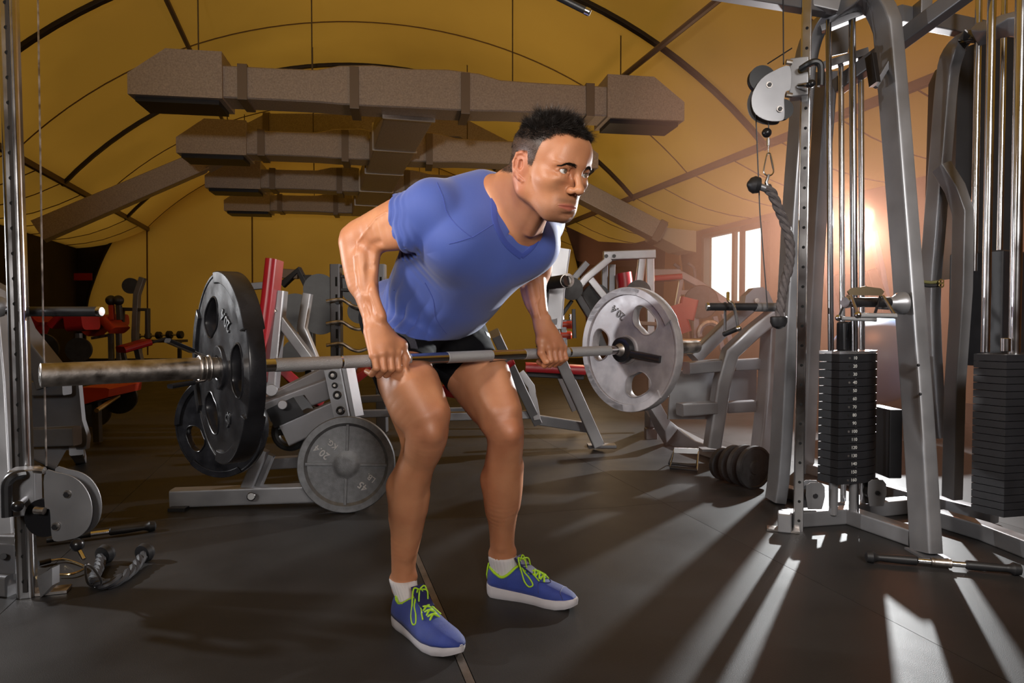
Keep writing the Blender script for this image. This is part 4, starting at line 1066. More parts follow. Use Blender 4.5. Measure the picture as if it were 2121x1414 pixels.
# ---- ducts
FOIL = mat('quilted_duct_foil', (.40, .34, .30), .45, .15, .2, 60, .8, 35, spec=.5)
FOILD = mat('duct_band', (.20, .155, .12), .5, .3)
GRILL = mat('duct_grille', (.008, .008, .012), .5)
ROD = mat('hanger_rod', (.10, .075, .045), .5, .5)
DC0 = P(850, 200, 8.0); DC0 = V((DC0.x, DC0.y, 0)); DZ0, DZ1, DDP = 3.31, 3.66, .42
trunk = thing('air_duct', 'quilted foil air duct under the vault, a long trunk with four boxed cross branches', 'duct', DC0 + UZ * 3.3)
tw = .40
for j in range(5):
    a = DC0 + E2 * (.12 + 1.55 * j) + UZ * 3.46; b = a + E2 * 1.54
    MB().beam(a, b, .58, .36, r=.02).obj('trunk_section', FOIL, trunk)
    MB().beam(a + UZ * .0, a + E2 * .025, .62, .385, r=.01).obj('joint_flange', mat('bright_flange', (.6, .55, .5), .3, .8), trunk)
def branch(k, D_, smin_, smax_):
    c = DC0 + E2 * D_
    t = bpy.data.objects.new('branch', None); put(t, trunk); t.location = c + UZ * DZ0 - trunk.location
    t['label'] = ['nearest branch, with boxed ends over the lifter', 'second branch from the front', 'third branch from the front', 'farthest branch'][k]
    zc = (DZ0 + DZ1) / 2 + .02
    for s, L in ((-1, abs(smin_)), (1, smax_)):
        d = ED * s; sdv = V((-ED.y, ED.x, 0))
        # swelling near the trunk, then plain duct
        secs = [(0.0 if k == 0 else .27, .44), (.42, .46), (.78, .43), (1.02, .36), (1.4, .35), (L - .92, .35)]
        rs = []
        for x, h in secs:
            pr = rrect(DDP, h, .015, 1); rs.append([c + d * x + sdv * a + UZ * (zc + b + (h - .35) * .35) for a, b in pr])
        MB().rings(rs).obj('duct_run', FOIL, t, 25)
        for x in (.62, L - 1.25 + .1):
            MB().beam(c + d * (x - .05) + UZ * zc, c + d * (x + .05) + UZ * zc, DDP + .05, (.47 if x < 1 else .39), r=.01).obj('duct_band', FOILD, t)
        # boxed end with chamfered top corner and grille below
        b0, b1 = L - .95, L
        pr = [(b0, -.20), (b1, -.20), (b1, .02), (b1 - .38, .30), (b0, .30)]
        MB().prism([c + d * x - sdv * (DDP / 2 + .05) + UZ * (zc + z) for x, z in pr], sdv * (DDP + .16)).obj('outlet_box', FOIL, t, 20)
        MB().box(c + d * ((b0 + b1) / 2) + UZ * (zc - .225) + sdv * .03, b1 - b0 - .10, DDP + .02, .05, (ED, sdv, UZ)).obj('outlet_grille', GRILL, t, 20)
        for x in (L * .38, L * .80):
            p = c + d * x + UZ * zc; MB().tube([p + sdv * .19, p + sdv * .19 + UZ * 1.9], .008, 5).obj('hanger_rod', ROD, t)
    return t
for k in range(4): branch(k, 2.62 * k, -2.96, 3.24)
# cross duct that bends down to both side walls, behind the second branch
def duct_line(t, pts, w, h, m, nm='duct_run'):
    for i in range(len(pts) - 1): MB().beam(pts[i], pts[i+1], w, h, r=.015).obj(nm, m, t)
t = thing('side_duct', 'wide duct bending down from the vault to the left wall', 'duct', P(620, 260, 12.0))
lp = [P(820, 262, 11.9), P(560, 262, 11.9), P(420, 335, 11.7), P(80, 480, 10.6)]
duct_line(t, lp, .42, .33, FOIL); MB().beam(lp[1] - (lp[1]-lp[0]).normalized()*.05, lp[1] + (lp[1]-lp[0]).normalized()*.05, .47, .38).obj('duct_band', FOILD, t)
t = thing('side_duct', 'wide duct bending down from the vault to the white outlet box beside the window', 'duct', P(940, 270, 12.0))
rpnts = [P(880, 268, 12.1), P(955, 270, 12.2), P(1130, 360, 12.3), P(1370, 485, 12.4)]
duct_line(t, rpnts, .42, .33, FOIL); MB().beam(P(1355, 478, 12.35), P(1368, 485, 12.35), .5, .42).obj('duct_band', FOILD, t)
WHITEB = mat('white_sheet_metal', (.62, .52, .42), .45, .1)
pr = [P(1368, 470, 12.3), P(1442, 478, 12.0), P(1442, 522, 12.0), P(1420, 518, 12.05), P(1368, 492, 12.3)]
MB().prism(pr, E2 * .6).obj('outlet_box', WHITEB, t, 20)
for px in (80, ):
    pass
# thin rods and cables hanging from the vault
for (px, y0_, y1_, d_) in ((522, 440, 600, 14.0), (816, -40, 150, 7.9), (1143, -40, 190, 8.2), (440, -40, 150, 7.6), (1288, 145, 195, 8.6), (695, 245, 262, 9)):
    pass
# ================================================================ barbell and its plates
def knurl(name, col, s=650):
    m = bpy.data.materials.new(name); m.use_nodes = True; nt = m.node_tree; b = nt.nodes['Principled BSDF']
    b.inputs['Base Color'].default_value = (*col, 1); b.inputs['Metallic'].default_value = .45; b.inputs['Roughness'].default_value = .44
    tc = nt.nodes.new('ShaderNodeTexCoord'); vo = nt.nodes.new('ShaderNodeTexVoronoi'); vo.inputs['Scale'].default_value = s; bp = nt.nodes.new('ShaderNodeBump'); bp.inputs['Strength'].default_value = .8; bp.inputs['Distance'].default_value = .0012
    nt.links.new(tc.outputs['Object'], vo.inputs['Vector']); nt.links.new(vo.outputs['Distance'], bp.inputs['Height']); nt.links.new(bp.outputs['Normal'], b.inputs['Normal']); return m
KNURL = knurl('knurled_steel', (.42, .42, .43))
D = BARDIR
barbell = thing('barbell', 'long steel barbell with knurled grips held in both hands above the knees', 'barbell', BARC)
pl_l, pl_r = BAR_P0, BAR_P1
MB().cyl(pl_l + D * .02, pl_r - D * .02, BR, 32).obj('shaft', CHROME, barbell)
def kn(px0, px1, r=BR + .0010):
    a, b = bar_at(px0), bar_at(px1); L = (b - a).length
    MB().lathe(a, D, [(0, BR), (.0012, r), (L - .0012, r), (L, BR)], 32).obj('knurled_grip', KNURL, barbell)
kn(568, 704); kn(708, 848); kn(925, 1018); kn(1085, 1176); kn(1180, 1262)
# sleeves with shoulder collars
endL = P(90, 769, 1.490)
sl0 = pl_l + D * .028; L = (sl0 - endL).length; eL = sl0 - D * L
MB().lathe(eL, D, [(0, .0215), (.002, .0245), (L, .025), (L + .0001, .02)], 40).obj('sleeve', STEEL, barbell)
c = MB().lathe(eL - D * .001, D, [(0, .016), (.0015, .0165), (.002, .0225), (.0035, .0235)], 36).obj('sleeve_cap', mat('brushed_cap', (.5, .5, .5), .35, 1), barbell)
MB().lathe(eL - D * .0015, D, [(0, .007), (.001, .008), (.003, .008)], 20).obj('end_bolt', STEEL, barbell)
def shoulder(p, s):
    prof = [(0, .016), (.012, .019), (.020, .024), (.024, .038), (.040, .040), (.044, .036), (.052, .036), (.054, .030)]
    MB().lathe(p - D * s * .075, D * s, prof, 36).obj('shoulder_collar', STEEL, barbell)
shoulder(pl_l, -1); shoulder(pl_r, 1)
MB().cyl(pl_r - D * .03, pl_r + D * .39, .025, 32, .002).obj('sleeve', STEEL, barbell)
# plates
def arc_pts(r, a0, a1, n): return [(r * math.cos(math.radians(a0 + (a1 - a0) * i / n)), r * math.sin(math.radians(a0 + (a1 - a0) * i / n))) for i in range(n + 1)]
def slot(ac, r0, r1, half, n=36):        # rounded grip opening
    rc, h = (r0 + r1) / 2, (r1 - r0) / 2; out = []
    for i in range(n):
        u = 2 * math.pi * i / n; c_, s_ = math.cos(u), math.sin(u); e = .58
        a = math.radians(ac + half * math.copysign(abs(c_) ** e, c_)); r = rc + h * math.copysign(abs(s_) ** e, s_) * (1 - .25 * abs(c_) ** 3)
        out.append((r * math.cos(a), r * math.sin(a)))
    return out
PLATE_B = mat('black_rubber_plate', (.012, .012, .014), .24, 0, .5, 14, .06, 90, spec=.30, rvar=.08)
PLATE_LIT = mat('lit_scuffed_rubber', (.34, .32, .33), .42, .25, .28, 16, .10, 60, spec=.5, rvar=.10)  # black rubber coloured grey: the light on the far plate is in its colour
def grip_plate(c, ax, m, label, angs, group=None, R=.225, rot=0, txt=None, ridge=None, name='weight_plate', rib=True):
    """ax points out of the lettered face"""
    ax = V(ax).normalized(); X = (V((0, 0, 1)).cross(ax)).normalized(); Y = ax.cross(X).normalized()
    t = thing(name, label, 'weight plate', c, group); F = frame(V(c), X, Y, ax)
    k = R / .225
    holes = [arc_pts(.0262 * k, 0, 354, 40)] + [slot(a, .094 * k, .172 * k, 24) for a in angs]
    shape2d('disc', [arc_pts(R * .985, 0, 357, 118)] + holes, .032 * k, .003, m, t, F)
    shape2d('hub', [arc_pts(.052 * k, 0, 354, 50), arc_pts(.0262 * k, 0, 354, 40)], .046 * k, .003, m, t, F)
    for a0, a1 in (ridge or [(angs[i] + 24, angs[i] + 96) for i in range(3)]):
        pts = arc_pts(R, a0, a1, 52) + arc_pts(R * .875, a1 - 2, a0 + 2, 46)
        shape2d('rim_segment', [pts], .046 * k, .0025, m, t, F)
    shape2d('rim_band', [arc_pts(R, 0, 357, 118), arc_pts(R * .955, 0, 357, 118)], .036 * k, .003, m, t, F)
    for a in angs:                      # handle lip
        sl = [V(F @ V((x, y, .0165 * k))) for x, y in slot(a, .092 * k, .174 * k, 24.6)]
        MB().tube(sl + [sl[0]], .0022, 6, caps=False).obj('grip_lip', m, t)
    for body, a, r, size, up in (txt or []):
        u = math.radians(up); F2 = F @ Matrix.Translation((r * math.cos(math.radians(a)), r * math.sin(math.radians(a)), .0165 * k)) @ Matrix.Rotation(u - math.pi / 2, 4, 'Z')
        text3d('raised_number', body, size, .004, mat('number_' + m.name, tuple(q * .55 for q in m.diffuse_color[:3]) if 0 else ((.10, .09, .09) if m is PLATE_LIT else (.010, .010, .012)), .4), t, F2, .0008)
    return t
grip_plate(pl_l, -D, PLATE_B, 'black rubber weight plate with grip holes on the near end of the barbell', (118, 238, 0), txt=[('20.4', 62, .125, .040, 240), ('45', 300, .13, .04, 300)])
grip_plate(pl_r, -D, PLATE_LIT, 'scuffed black rubber weight plate marked 20.4, coloured grey for the light on it, on the far end of the barbell', (52, 174, 292), txt=[('20.4', 108, .140, .040, 236)], ridge=[(72, 152), (196, 268), (315, 28)])
# spring clip with two lever handles
cp = thing('spring_clip', 'black-handled spring clip on the near barbell sleeve, against the plate', 'clip', pl_l - D * .045)
cc = pl_l - D * .040
for i in range(3): MB().torus(cc - D * (.010 * i), D, .0275, .0032, 36, 8).obj('coil', STEEL, cp)
for a, px, py, d in ((70, 347, 705, 1.50), (-60, 352, 800, 1.51)):
    u = math.radians(a); X = V((0, 0, 1)).cross(D).normalized(); st_ = cc - D * .012 - X * .010 * 1 + UZ * (.028 * math.copysign(1, a))
    e_ = P(px, py, d); m_ = st_.lerp(e_, .35)
    MB().tube([st_, m_], .0032, 8).obj('wire', STEEL, cp); MB().beam(m_, e_, .020, .010, r=.004).obj('lever', BLACKP, cp)
cp2 = thing('spring_clip', 'black spring clip on the inner side of the far barbell plate', 'clip', pl_r - D * .06)
MB().lathe(pl_r - D * .055, D, [(0, .030), (.004, .044), (.022, .047), (.030, .044), (.034, .030)], 32).obj('clamp_ring', BLACKP, cp2)
a = pl_r - D * .04 + UZ * -.01; MB().beam(a + NB * .03, P(1368, 744, 2.36), .022, .024, r=.006).obj('lever', BLACKP, cp2)
# ================================================================ right cable tower
HOLE = mat('hole_black', (.004, .004, .004), .9)
def holes(p0, p1, n, nrm, off, r, parent, m=HOLE, nm='hole'):
    for i in range(n):
        c = p0.lerp(p1, i / (n - 1)) + nrm * off; MB().cyl(c - nrm * .002, c + nrm * .0008, r, 12).obj(nm, m, parent)
tower = thing('cable_tower', 'silver cable machine tower with weight stack standing right of the lifter', 'cable machine', G(1750, 1075))
TF = V((.13, -1, 0)).normalized()
# drilled upright
u0, u1 = G(1653, 1096), P(1658, -30, 2.93); u1 = V((u0.x, u0.y, u1.z)) + V((.012, 0, 0))
FX = V((-.35, -.93, 0)).normalized(); FS = V((.93, -.35, 0)).normalized()
MB().beam(u0, u1, .040, .048, up=FX, r=.006).obj('upright', CHROME, tower)
zt_ = u1.z; n = 24
for i in range(26):
    py = 66 + i * 40.6
    c = P(1659, py, 2.93); c = V((u0.x + .012 * c.z / zt_, u0.y, c.z)); 
    MB().cyl(c + FX * .0235 + FS * .002, c + FX * .0252 + FS * .002, .0062, 12).obj('hole', HOLE, tower)
# hoop frame
hl = [G(1606, 1040) + UZ * .01, P(1617, 930, 3.40), P(1641, 470, 3.28), P(1661, 210, 3.21), P(1668, 130, 3.18), P(1684, 75, 3.13), P(1716, 38, 3.06), P(1760, 12, 2.98), P(1790, 4, 2.94), P(1815, 10, 2.90), P(1834, 45, 2.87), P(1842, 100, 2.86), P(1868, 420, 2.80), P(1900, 840, 2.73), G(1918, 1147) + UZ * .01]
MB().path(smoothpts(hl, 3), .062, .115, up=TF, r=.012).obj('hoop_frame', SILVER, tower)
# second rear leg
MB().path([P(1712, 148, 3.5), P(1690, 470, 3.8), P(1666, 974, 4.1)], .07, .10, up=TF).obj('rear_leg', SILVER, tower)
MB().beam(P(1862, 95, 2.83), P(1812, 180, 2.83), .02, .02).obj('gusset', SILVERD, tower)
MB().path([P(1803, 115, 2.8), P(1812, 175, 2.79)], .02, .05, up=TF).obj('hand_cutout', BLACKP, tower)
for x, y in ((1902, 756), (1906, 816)): MB().sphere(P(x, y, 2.665), .006, 10, 6).obj('bolt', BLACKM, tower)
# base: front rail, angled rail, foot plates
def gp(px, py, z=.035): return G(px, py, z)
MB().path([gp(1625, 1074), gp(1742, 1066)], .07, .07).obj('base_rail', SILVER, tower)
MB().path([gp(1745, 1062), gp(1895, 1112)], .07, .07).obj('base_rail', SILVER, tower)
MB().path([gp(1745, 1058), gp(1882, 1045)], .07, .07).obj('base_rail', SILVER, tower)
MB().path([gp(1606, 1010), gp(1690, 1036)], .06, .06).obj('base_rail', SILVER, tower)
MB().path([gp(1672, 968), gp(1925, 1040)], .06, .06).obj('base_rail', SILVER, tower)
MB().box(gp(1625, 1080, .04), .055, .07, .08, (FS, FX, UZ), r=.008).obj('end_block', SILVER, tower)
MB().box(G(1622, 1096, .006), .13, .06, .008, (FS, FX, UZ)).obj('foot_plate', STEEL, tower)
MB().box(G(1920, 1146, .004), .10, .13, .008).obj('foot_plate', SILVERD, tower)
# weight stack
sc0 = V((P(1757, 860, 3.08).x, P(1757, 860, 3.08).y, 0)); SA = V((.93, .30, 0)).normalized(); SBv = V((-SA.y, SA.x, 0))
LAB = mat('printed_white', (.75, .75, .72), .6)
z0, z1 = .19, .755; n = 16; th = (z1 - z0) / n
LX = V((-.72, -.69, 0)).normalized()                    # left-front face looks this way
LY = V((.69, -.72, 0)).normalized()
SX = V((.85, .52, 0)).normalized(); SY = V((-.52, .85, 0)).normalized()
prof = [V((0, 0, 0)) - SX * .135 + SY * .055, - SX * .140 - SY * .045, -SX * .02 - SY * .085, SX * .06 - SY * .085, SX * .125 - SY * .055, SX * .130 + SY * .05]
for i in range(n):
    zc = z0 + th * i
    MB().prism([sc0 + p + UZ * (zc + .0012) for p in prof], UZ * (th - .0030)).obj('stack_plate', BLACKM, tower)
    f0 = sc0 - SX * .080 - SY * .066; fd = (prof[2] - prof[1]).normalized(); fn = fd.cross(UZ).normalized(); fn = fn if fn.y < 0 else -fn
    F = frame(sc0 + prof[1].lerp(prof[2], .62) + fn * .0012 + UZ * (zc + th * .5), fd, UZ, fn)
    text3d('stack_number', str((n - i) * 10), .020, .0008, LAB, tower, F)
    c = sc0 + prof[1].lerp(prof[2], .40) + UZ * (zc + th * .5); MB().cyl(c, c + fn * .0012, .0050, 12).obj('pin_hole', STEEL if i % 3 == 0 else HOLE, tower)
MB().prism([sc0 + p * 1.0 + UZ * z1 for p in prof], UZ * .012).obj('top_plate', mat('polished_top', (.75, .75, .77), .25, .9), tower)
MB().box(sc0 + UZ * (z1 + .075) - SX * .02, .09, .05, .13, (SX, SY, UZ), r=.012).obj('stack_yoke', BLACKP, tower)
for px, d, yt in ((1722, 3.02, 42), (1745, 3.2, 125), (1771, 3.00, 25), (1786, 3.16, 108)):
    a = P(px - (6 if px in (1722, 1771) else 3), yt, d); b = V((P(px + 6, 720, d).x, P(px + 6, 720, d).y, .03))
    MB().cyl(a, b, .0125 if px != 1771 else .0145, 16).obj('guide_rod', CHROME if px in (1745, 1786) else mat('dark_chrome', (.35, .35, .37), .16, 1), tower)
for px in (1727, 1768):
    a = P(px, 985, 3.02); MB().cyl(a, V((a.x, a.y, .05)), .018, 16).obj('rod_sleeve', SILVER, tower)
# rod top brackets
MB().beam(P(1700, 62, 3.05), P(1800, 22, 2.98), .05, .03).obj('top_bracket', SILVERD, tower)
MB().beam(P(1700, 140, 3.22), P(1800, 108, 3.12), .05, .035).obj('top_bracket', SILVER, tower)
shape2d('pulley_guard', [[(-.05, -.09), (.04, -.07), (.055, 0), (.04, .08), (-.03, .09), (-.055, .02)]], .006, .001, SILVERD, tower, frame(P(1738, 78, 3.25), V((1, 0, 0)), UZ, V((0, -1, 0))))
MB().box(P(1832, 912, 3.3), .06, .2, .32, r=.006).obj('rear_cover', BLACKM, tower)
# bottom pulleys
for px, py, d in ((1688, 1026, 2.99), (1816, 1020, 3.02)):
    c = P(px, py, d); F = frame(c, V((1, 0, 0)), UZ, V((0, -1, 0)))
    pr = [(-.045, .055), (-.025, .068), (.030, .066), (.048, .045), (.050, -.005), (.036, -.07), (-.036, -.07), (-.048, 0)]
    for s in (0, .045): shape2d('pulley_cover', [[(x * .85, y * .85) for x, y in pr]], .004, .001, SILVER, tower, F @ Matrix.Translation((0, 0, -s)))
    MB().cyl(c + V((0, .008, 0)), c + V((0, .038, 0)), .040, 24).obj('pulley_wheel', BLACKP, tower)
    MB().cyl(c + V((0, -.004, 0)), c + V((0, -.009, 0)), .010, 12).obj('bolt', BLACKM, tower)
# upper carriage
def carriage(c, sgn, plate_px, d, wheelp, boltp, parent, m=SILVER):
    F = frame(V((0, 0, 0)), V((1, 0, 0)), UZ, V((0, -1, 0)))
    for dd in (0, .05):
        pts = [P(x, y, d) for x, y in plate_px]; o = V((pts[0].x, pts[0].y, pts[0].z)); loc = [((p - o).x, (p - o).z) for p in pts]
        q = smoothpts([(x, y, 0) for x, y in loc], 3, closed=True)
        shape2d('pulley_cover', [[(p.x, p.y) for p in q]], .004, .0012, m, parent, frame(o + V((0, dd, 0)), V((1, 0, 0)), UZ, V((0, -1, 0))))
    for x, y in boltp:
        b = P(x, y, d); MB().cyl(b + V((0, -.009, 0)), b, .009, 6).obj('bolt', BLACKM, parent); MB().cyl(b + V((0, -.003, 0)), b, .013, 14).obj('washer', STEEL, parent)
    for x, y, r in wheelp:
        b = P(x, y, d + .028); MB().lathe(b + V((0, -.014, 0)), V((0, 1, 0)), [(0, r), (.006, r), (.014, r * .86), (.022, r), (.028, r)], 28).obj('pulley_wheel', BLACKP, parent)
carriage(None, 1, [(1636, 137), (1604, 146), (1577, 163), (1560, 190), (1557, 214), (1566, 236), (1590, 249), (1618, 250), (1626, 240), (1625, 208), (1628, 190), (1638, 183)], 2.84, [(1577, 165, .055), (1620, 228, .042)], [(1593, 176), (1615, 226)], tower)
MB().box(P(1654, 164, 2.90), .075, .07, .16, (FS, FX, UZ), r=.006).obj('carriage_block', SILVER, tower)
MB().tube(smoothpts([P(1660, 142, 2.84), P(1676, 132, 2.80), P(1690, 128, 2.79), P(1700, 138, 2.79), P(1700, 178, 2.79)], 4), .014, 10).obj('carriage_handle', BLACKR, tower)
MB().cyl(P(1655, 178, 2.86), P(1674, 176, 2.80), .011, 12).obj('pull_pin', CHROME, tower); MB().sphere(P(1681, 173, 2.79), .016, 14, 10).obj('pin_knob', BLACKP, tower)
for y in (128, 196): MB().cyl(P(1628, y, 2.84), P(1640, y + 2, 2.84), .011, 10).obj('hinge_bolt', STEEL, tower)
# cables
def cable(name, pts, r, parent, m=BLACKM): return MB().tube(pts, r, 6).obj(name, m, parent)
cable('cable', [P(1622, -30, 2.87), P(1623, 134, 2.87)], .0028, tower)
cable('cable', [P(1590, 132, 2.87), P(1640, 100, 2.95)], .0028, tower)
cable('cable', [P(1592, 246, 2.87), P(1592, 272, 2.87)], .0025, tower)
cable('cable', [P(1564, 200, 2.89), P(1574, 440, 2.9), P(1590, 640, 2.9)], .0028, tower)
MB().sphere(P(1588, 275, 2.87), .020, 16, 10).obj('cable_stopper', BLACKP, tower)
# storage pegs
MB().cyl(P(1562, 636, 2.95), P(1615, 636, 2.99), .019, 20, .003).obj('peg_hub', SILVER, tower)
MB().cyl(P(1467, 635, 2.90), P(1566, 635, 2.95), .0165, 20).obj('peg_grip', BLACKR, tower); MB().cyl(P(1463, 635, 2.90), P(1469, 635, 2.90), .0175, 20, .002).obj('peg_cap', CHROME, tower)
MB().lathe(P(1872, 628, 2.72), V((-1, -.06, 0)), [(0, .045), (.02, .044), (.045, .026), (.10, .024), (.105, .018)], 24).obj('peg_hub', SILVER, tower)
MB().cyl(P(1840, 626, 2.66), P(1756, 626, 2.55), .0185, 20).obj('peg_grip', BLACKR, tower); MB().cyl(P(1757, 626, 2.552), P(1750, 626, 2.545), .0215, 20, .002).obj('peg_cap', CHROME, tower)
# top cross beams joining the towers
MB().beam(P(1360, -40, 2.7), P(1725, 20, 3.0), .06, .06).obj('cross_beam', SILVERD, tower)
MB().beam(P(1620, -18, 2.95), P(1735, 8, 2.95), .05, .085).obj('cross_beam', SILVER, tower)
MB().beam(P(1735, 180, 3.25), P(2060, -60, 2.6), .06, .07).obj('cross_beam', SILVERD, tower)
MB().beam(P(1860, 30, 2.95), P(1920, 42, 3.1), .05, .07).obj('cross_beam', SILVER, tower)
MB().beam(P(1915, 40, 3.1), P(2065, 70, 3.35), .06, .08).obj('cross_beam', SILVERD, tower)
MB().box(P(1910, 22, 2.95), .05, .07, .07, r=.005).obj('beam_bracket', SILVER, tower)
# hanging carabiner + rope attachment
def carabiner(name, top, bot, w, r, label, cat='carabiner', m=CHROME, side=V((1, 0, 0))):
    t = thing(name, label, cat, (top + bot) / 2); ax = (bot - top); L = ax.length; a = ax.normalized(); s_ = (side - a * side.dot(a)).normalized()
    pts = [top + s_ * w * .30, top + a * L * .10 + s_ * w * .42, top + a * L * .70 + s_ * w, bot - a * L * .10 + s_ * w * .85, bot, bot - a * L * .10 - s_ * w * .85, top + a * L * .70 - s_ * w, top + a * L * .10 - s_ * w * .42, top - a * L * .02 - s_ * w * .1]
    q = smoothpts(pts, 4, closed=True); MB().tube(q + [q[0]], r, 8, caps=False).obj('ring', m, t)
    MB().tube([top + a * L * .15 + s_ * w * .48, top + a * L * .68 + s_ * w * .98], r * 1.25, 8).obj('gate', m, t); return t
carabiner('carabiner', P(1592, 318, 2.87), P(1592, 364, 2.87), .020, .0032, 'chrome snap hook hanging below the upper pulley of the tower')
MB().cyl(P(1591, 286, 2.87), P(1591, 302, 2.87), .007, 10).obj('cable_swage', CHROME, tower); MB().tube([P(1591, 300, 2.87), P(1591, 320, 2.87)], .0022, 6).obj('cable_loop', CHROME, tower)
ROPE = mat('grey_rope', (.10, .085, .085), .7, 0, .3, 60)
def rope(parent, pts, R, r, tw=60, m=None):
    """three strands twisted round the line"""
    q = smoothpts(pts, 8); n = len(q)
    for k in range(3):
        out = []; L = 0
        for i, p in enumerate(q):
            tg = (q[min(i+1, n-1)] - q[max(i-1, 0)]).normalized(); a, s_, t_ = basis(tg, V((0, 1, .2)))
            if i: L += (p - q[i-1]).length
            th = L * tw + k * 2.094; out.append(p + (s_ * math.cos(th) + t_ * math.sin(th)) * R)
        MB().tube(out, r, 7).obj('strand', m or ROPE, parent)
rp1 = thing('tricep_rope', 'grey twisted triceps rope with black end knobs hanging from the snap hook', 'rope', P(1600, 520, 2.86))
rope(rp1, [P(1588, 388, 2.86), P(1600, 402, 2.86), P(1612, 430, 2.86), P(1626, 465, 2.86), P(1636, 505, 2.86), P(1634, 550, 2.86), P(1622, 600, 2.86), P(1614, 660, 2.86)], .0095, .0115, 55)
MB().tube([P(1566, 384, 2.86), P(1590, 392, 2.86)], .015, 12).obj('rope_sleeve', SILVER, rp1)
MB().path([P(1592, 362, 2.865), P(1587, 378, 2.862), P(1592, 392, 2.86)], .010, .016, up=V((0, 1, 0))).obj('eye_fitting', CHROME, rp1)
MB().lathe(P(1574, 384, 2.86), P(1546, 381, 2.86) - P(1574, 384, 2.86), [(0, .020), (.004, .032), (.024, .036), (.040, .028), (.052, .010), (.054, .001)], 24).obj('end_knob', BLACKR, rp1)
MB().lathe(P(1613, 655, 2.86), V((0, 0, -1)), [(0, .030), (.004, .034), (.024, .034), (.042, .026), (.052, .008), (.053, .001)], 24).obj('end_knob', BLACKR, rp1)
# chrome stirrup hanging on the left peg
hh = thing('stirrup_handle', 'chrome stirrup handle hung over the black peg left of the tower', 'handle', P(1515, 650, 2.9))
MB().tube(smoothpts([P(1508, 606, 2.89), P(1509, 622, 2.87), P(1518, 630, 2.86), P(1524, 650, 2.86), P(1530, 684, 2.86)], 4), .007, 8).obj('frame_bar', CHROME, hh)
MB().tube([P(1502, 625, 2.92), P(1502, 690, 2.93)], .006, 8).obj('frame_bar', CHROME, hh)
MB().tube([P(1500, 692, 2.93), P(1529, 680, 2.86)], .011, 12).obj('hand_grip', BLACKR, hh); MB().sphere(P(1530, 680, 2.855), .013, 12, 8).obj('end_cap', CHROME, hh)
# V-grip row handle on the right peg
vh = thing('row_attachment', 'chrome double-D row handle hung over the peg on the tower front leg', 'handle', P(1800, 640, 2.55))
pts = [P(x, y, 2.53) for x, y in ((1756, 603), (1765, 596), (1785, 594), (1793, 592), (1800, 594), (1825, 597), (1832, 604), (1826, 612), (1760, 611))]
MB().prism(pts, V((0, .008, 0))).obj('spreader_plate', mat('brass_chrome', (.6, .48, .30), .25, 1), vh)
for a, b in (((1762, 612), (1778, 654)), ((1828, 612), (1853, 652))): MB().tube([P(*a, 2.53), P(*b, 2.50)], .0055, 8).obj('handle_bar', CHROME, vh)
for a, b in (((1756, 612), (1738, 655)), ((1824, 612), (1812, 650))): MB().tube([P(*a, 2.56), P(*b, 2.62)], .0055, 8).obj('handle_bar', CHROME, vh)
MB().tube([P(1776, 653, 2.50), P(1856, 654, 2.50)], .0095, 12).obj('hand_grip', KNURL, vh); MB().tube([P(1736, 659, 2.62), P(1815, 662, 2.62)], .008, 12).obj('hand_grip', KNURL, vh)
for x, y, d in ((1777, 652, 2.50), (1737, 658, 2.62)): MB().sphere(P(x, y, d), .013, 12, 8).obj('end_cap', CHROME, vh)
# ================================================================ far right tower
t2 = thing('cable_tower', 'second silver cable tower with black shroud cut by the right edge of the picture', 'cable machine', G(2030, 1090))
fr = [P(1938, 905, 3.2), P(1925, 640, 3.2), P(1935, 480, 3.15), P(1950, 300, 3.12), P(1962, 160, 3.1), P(1975, 110, 3.05), P(2000, 82, 3.0), P(2045, 66, 2.9), P(2100, 50, 2.8), P(2150, 60, 2.72)]
MB().path(smoothpts(fr, 3), .055, .09, up=TF, r=.012).obj('hoop_frame', SILVER, t2)
MB().path([P(1950, 345, 3.05), P(1978, 390, 3.02), P(1995, 440, 3.0), P(1992, 600, 3.0), P(1978, 800, 3.05), P(1972, 1030, 3.1)], .05, .075, up=TF).obj('inner_leg', SILVER, t2)
pr = [(1985, 130), (2000, 98), (2045, 80), (2100, 74), (2100, 560), (1990, 575), (1978, 380)]
MB().prism([P(x, y, 3.25) for x, y in pr], V((.04, .30, 0))).obj('shroud', BLACKM, t2)
MB().box(P(2050, 640, 3.1), .27, .22, .50, (SX, SY, UZ), r=.01).obj('rear_stack', BLACKM, t2)
for px, d, r, yb in ((2030, 2.95, .0135, 560), (2057, 2.68, .0155, 730), (2083, 3.0, .012, 560), (2118, 2.55, .020, 735)):
    a = P(px - 2, -30, d); b = P(px, yb, d); MB().cyl(a, V((a.x, a.y, b.z)), r, 16).obj('guide_rod', CHROME, t2)
sc1 = P(2095, 740, 2.62); sc1 = V((sc1.x, sc1.y, 0)); n = 22; z0, z1 = .18, .775; th = (z1 - z0) / n
for i in range(n):
    w = 1.0 if i < n - 2 else .98
    MB().prism([sc1 + p * 1.12 + UZ * (z0 + th * i + .001) for p in prof], UZ * (th - .0026)).obj('stack_plate', BLACKM, t2)
    c = sc1 + (prof[1].lerp(prof[2], .62)) * 1.12 + UZ * (z0 + th * (i + .5)); MB().cyl(c, c + fn * .0012, .0045, 10).obj('pin_hole', HOLE, t2)
MB().cyl(P(2083, 728, 2.56), P(2083, 700, 2.56), .016, 14, .002).obj('stack_stem', CHROME, t2)
MB().path([gp(1945, 1072), gp(2040, 1100), gp(2170, 1150)], .07, .07).obj('base_rail', SILVER, t2)
MB().path([gp(1940, 1040), gp(2060, 1070)], .06, .06).obj('base_rail', SILVERD, t2)
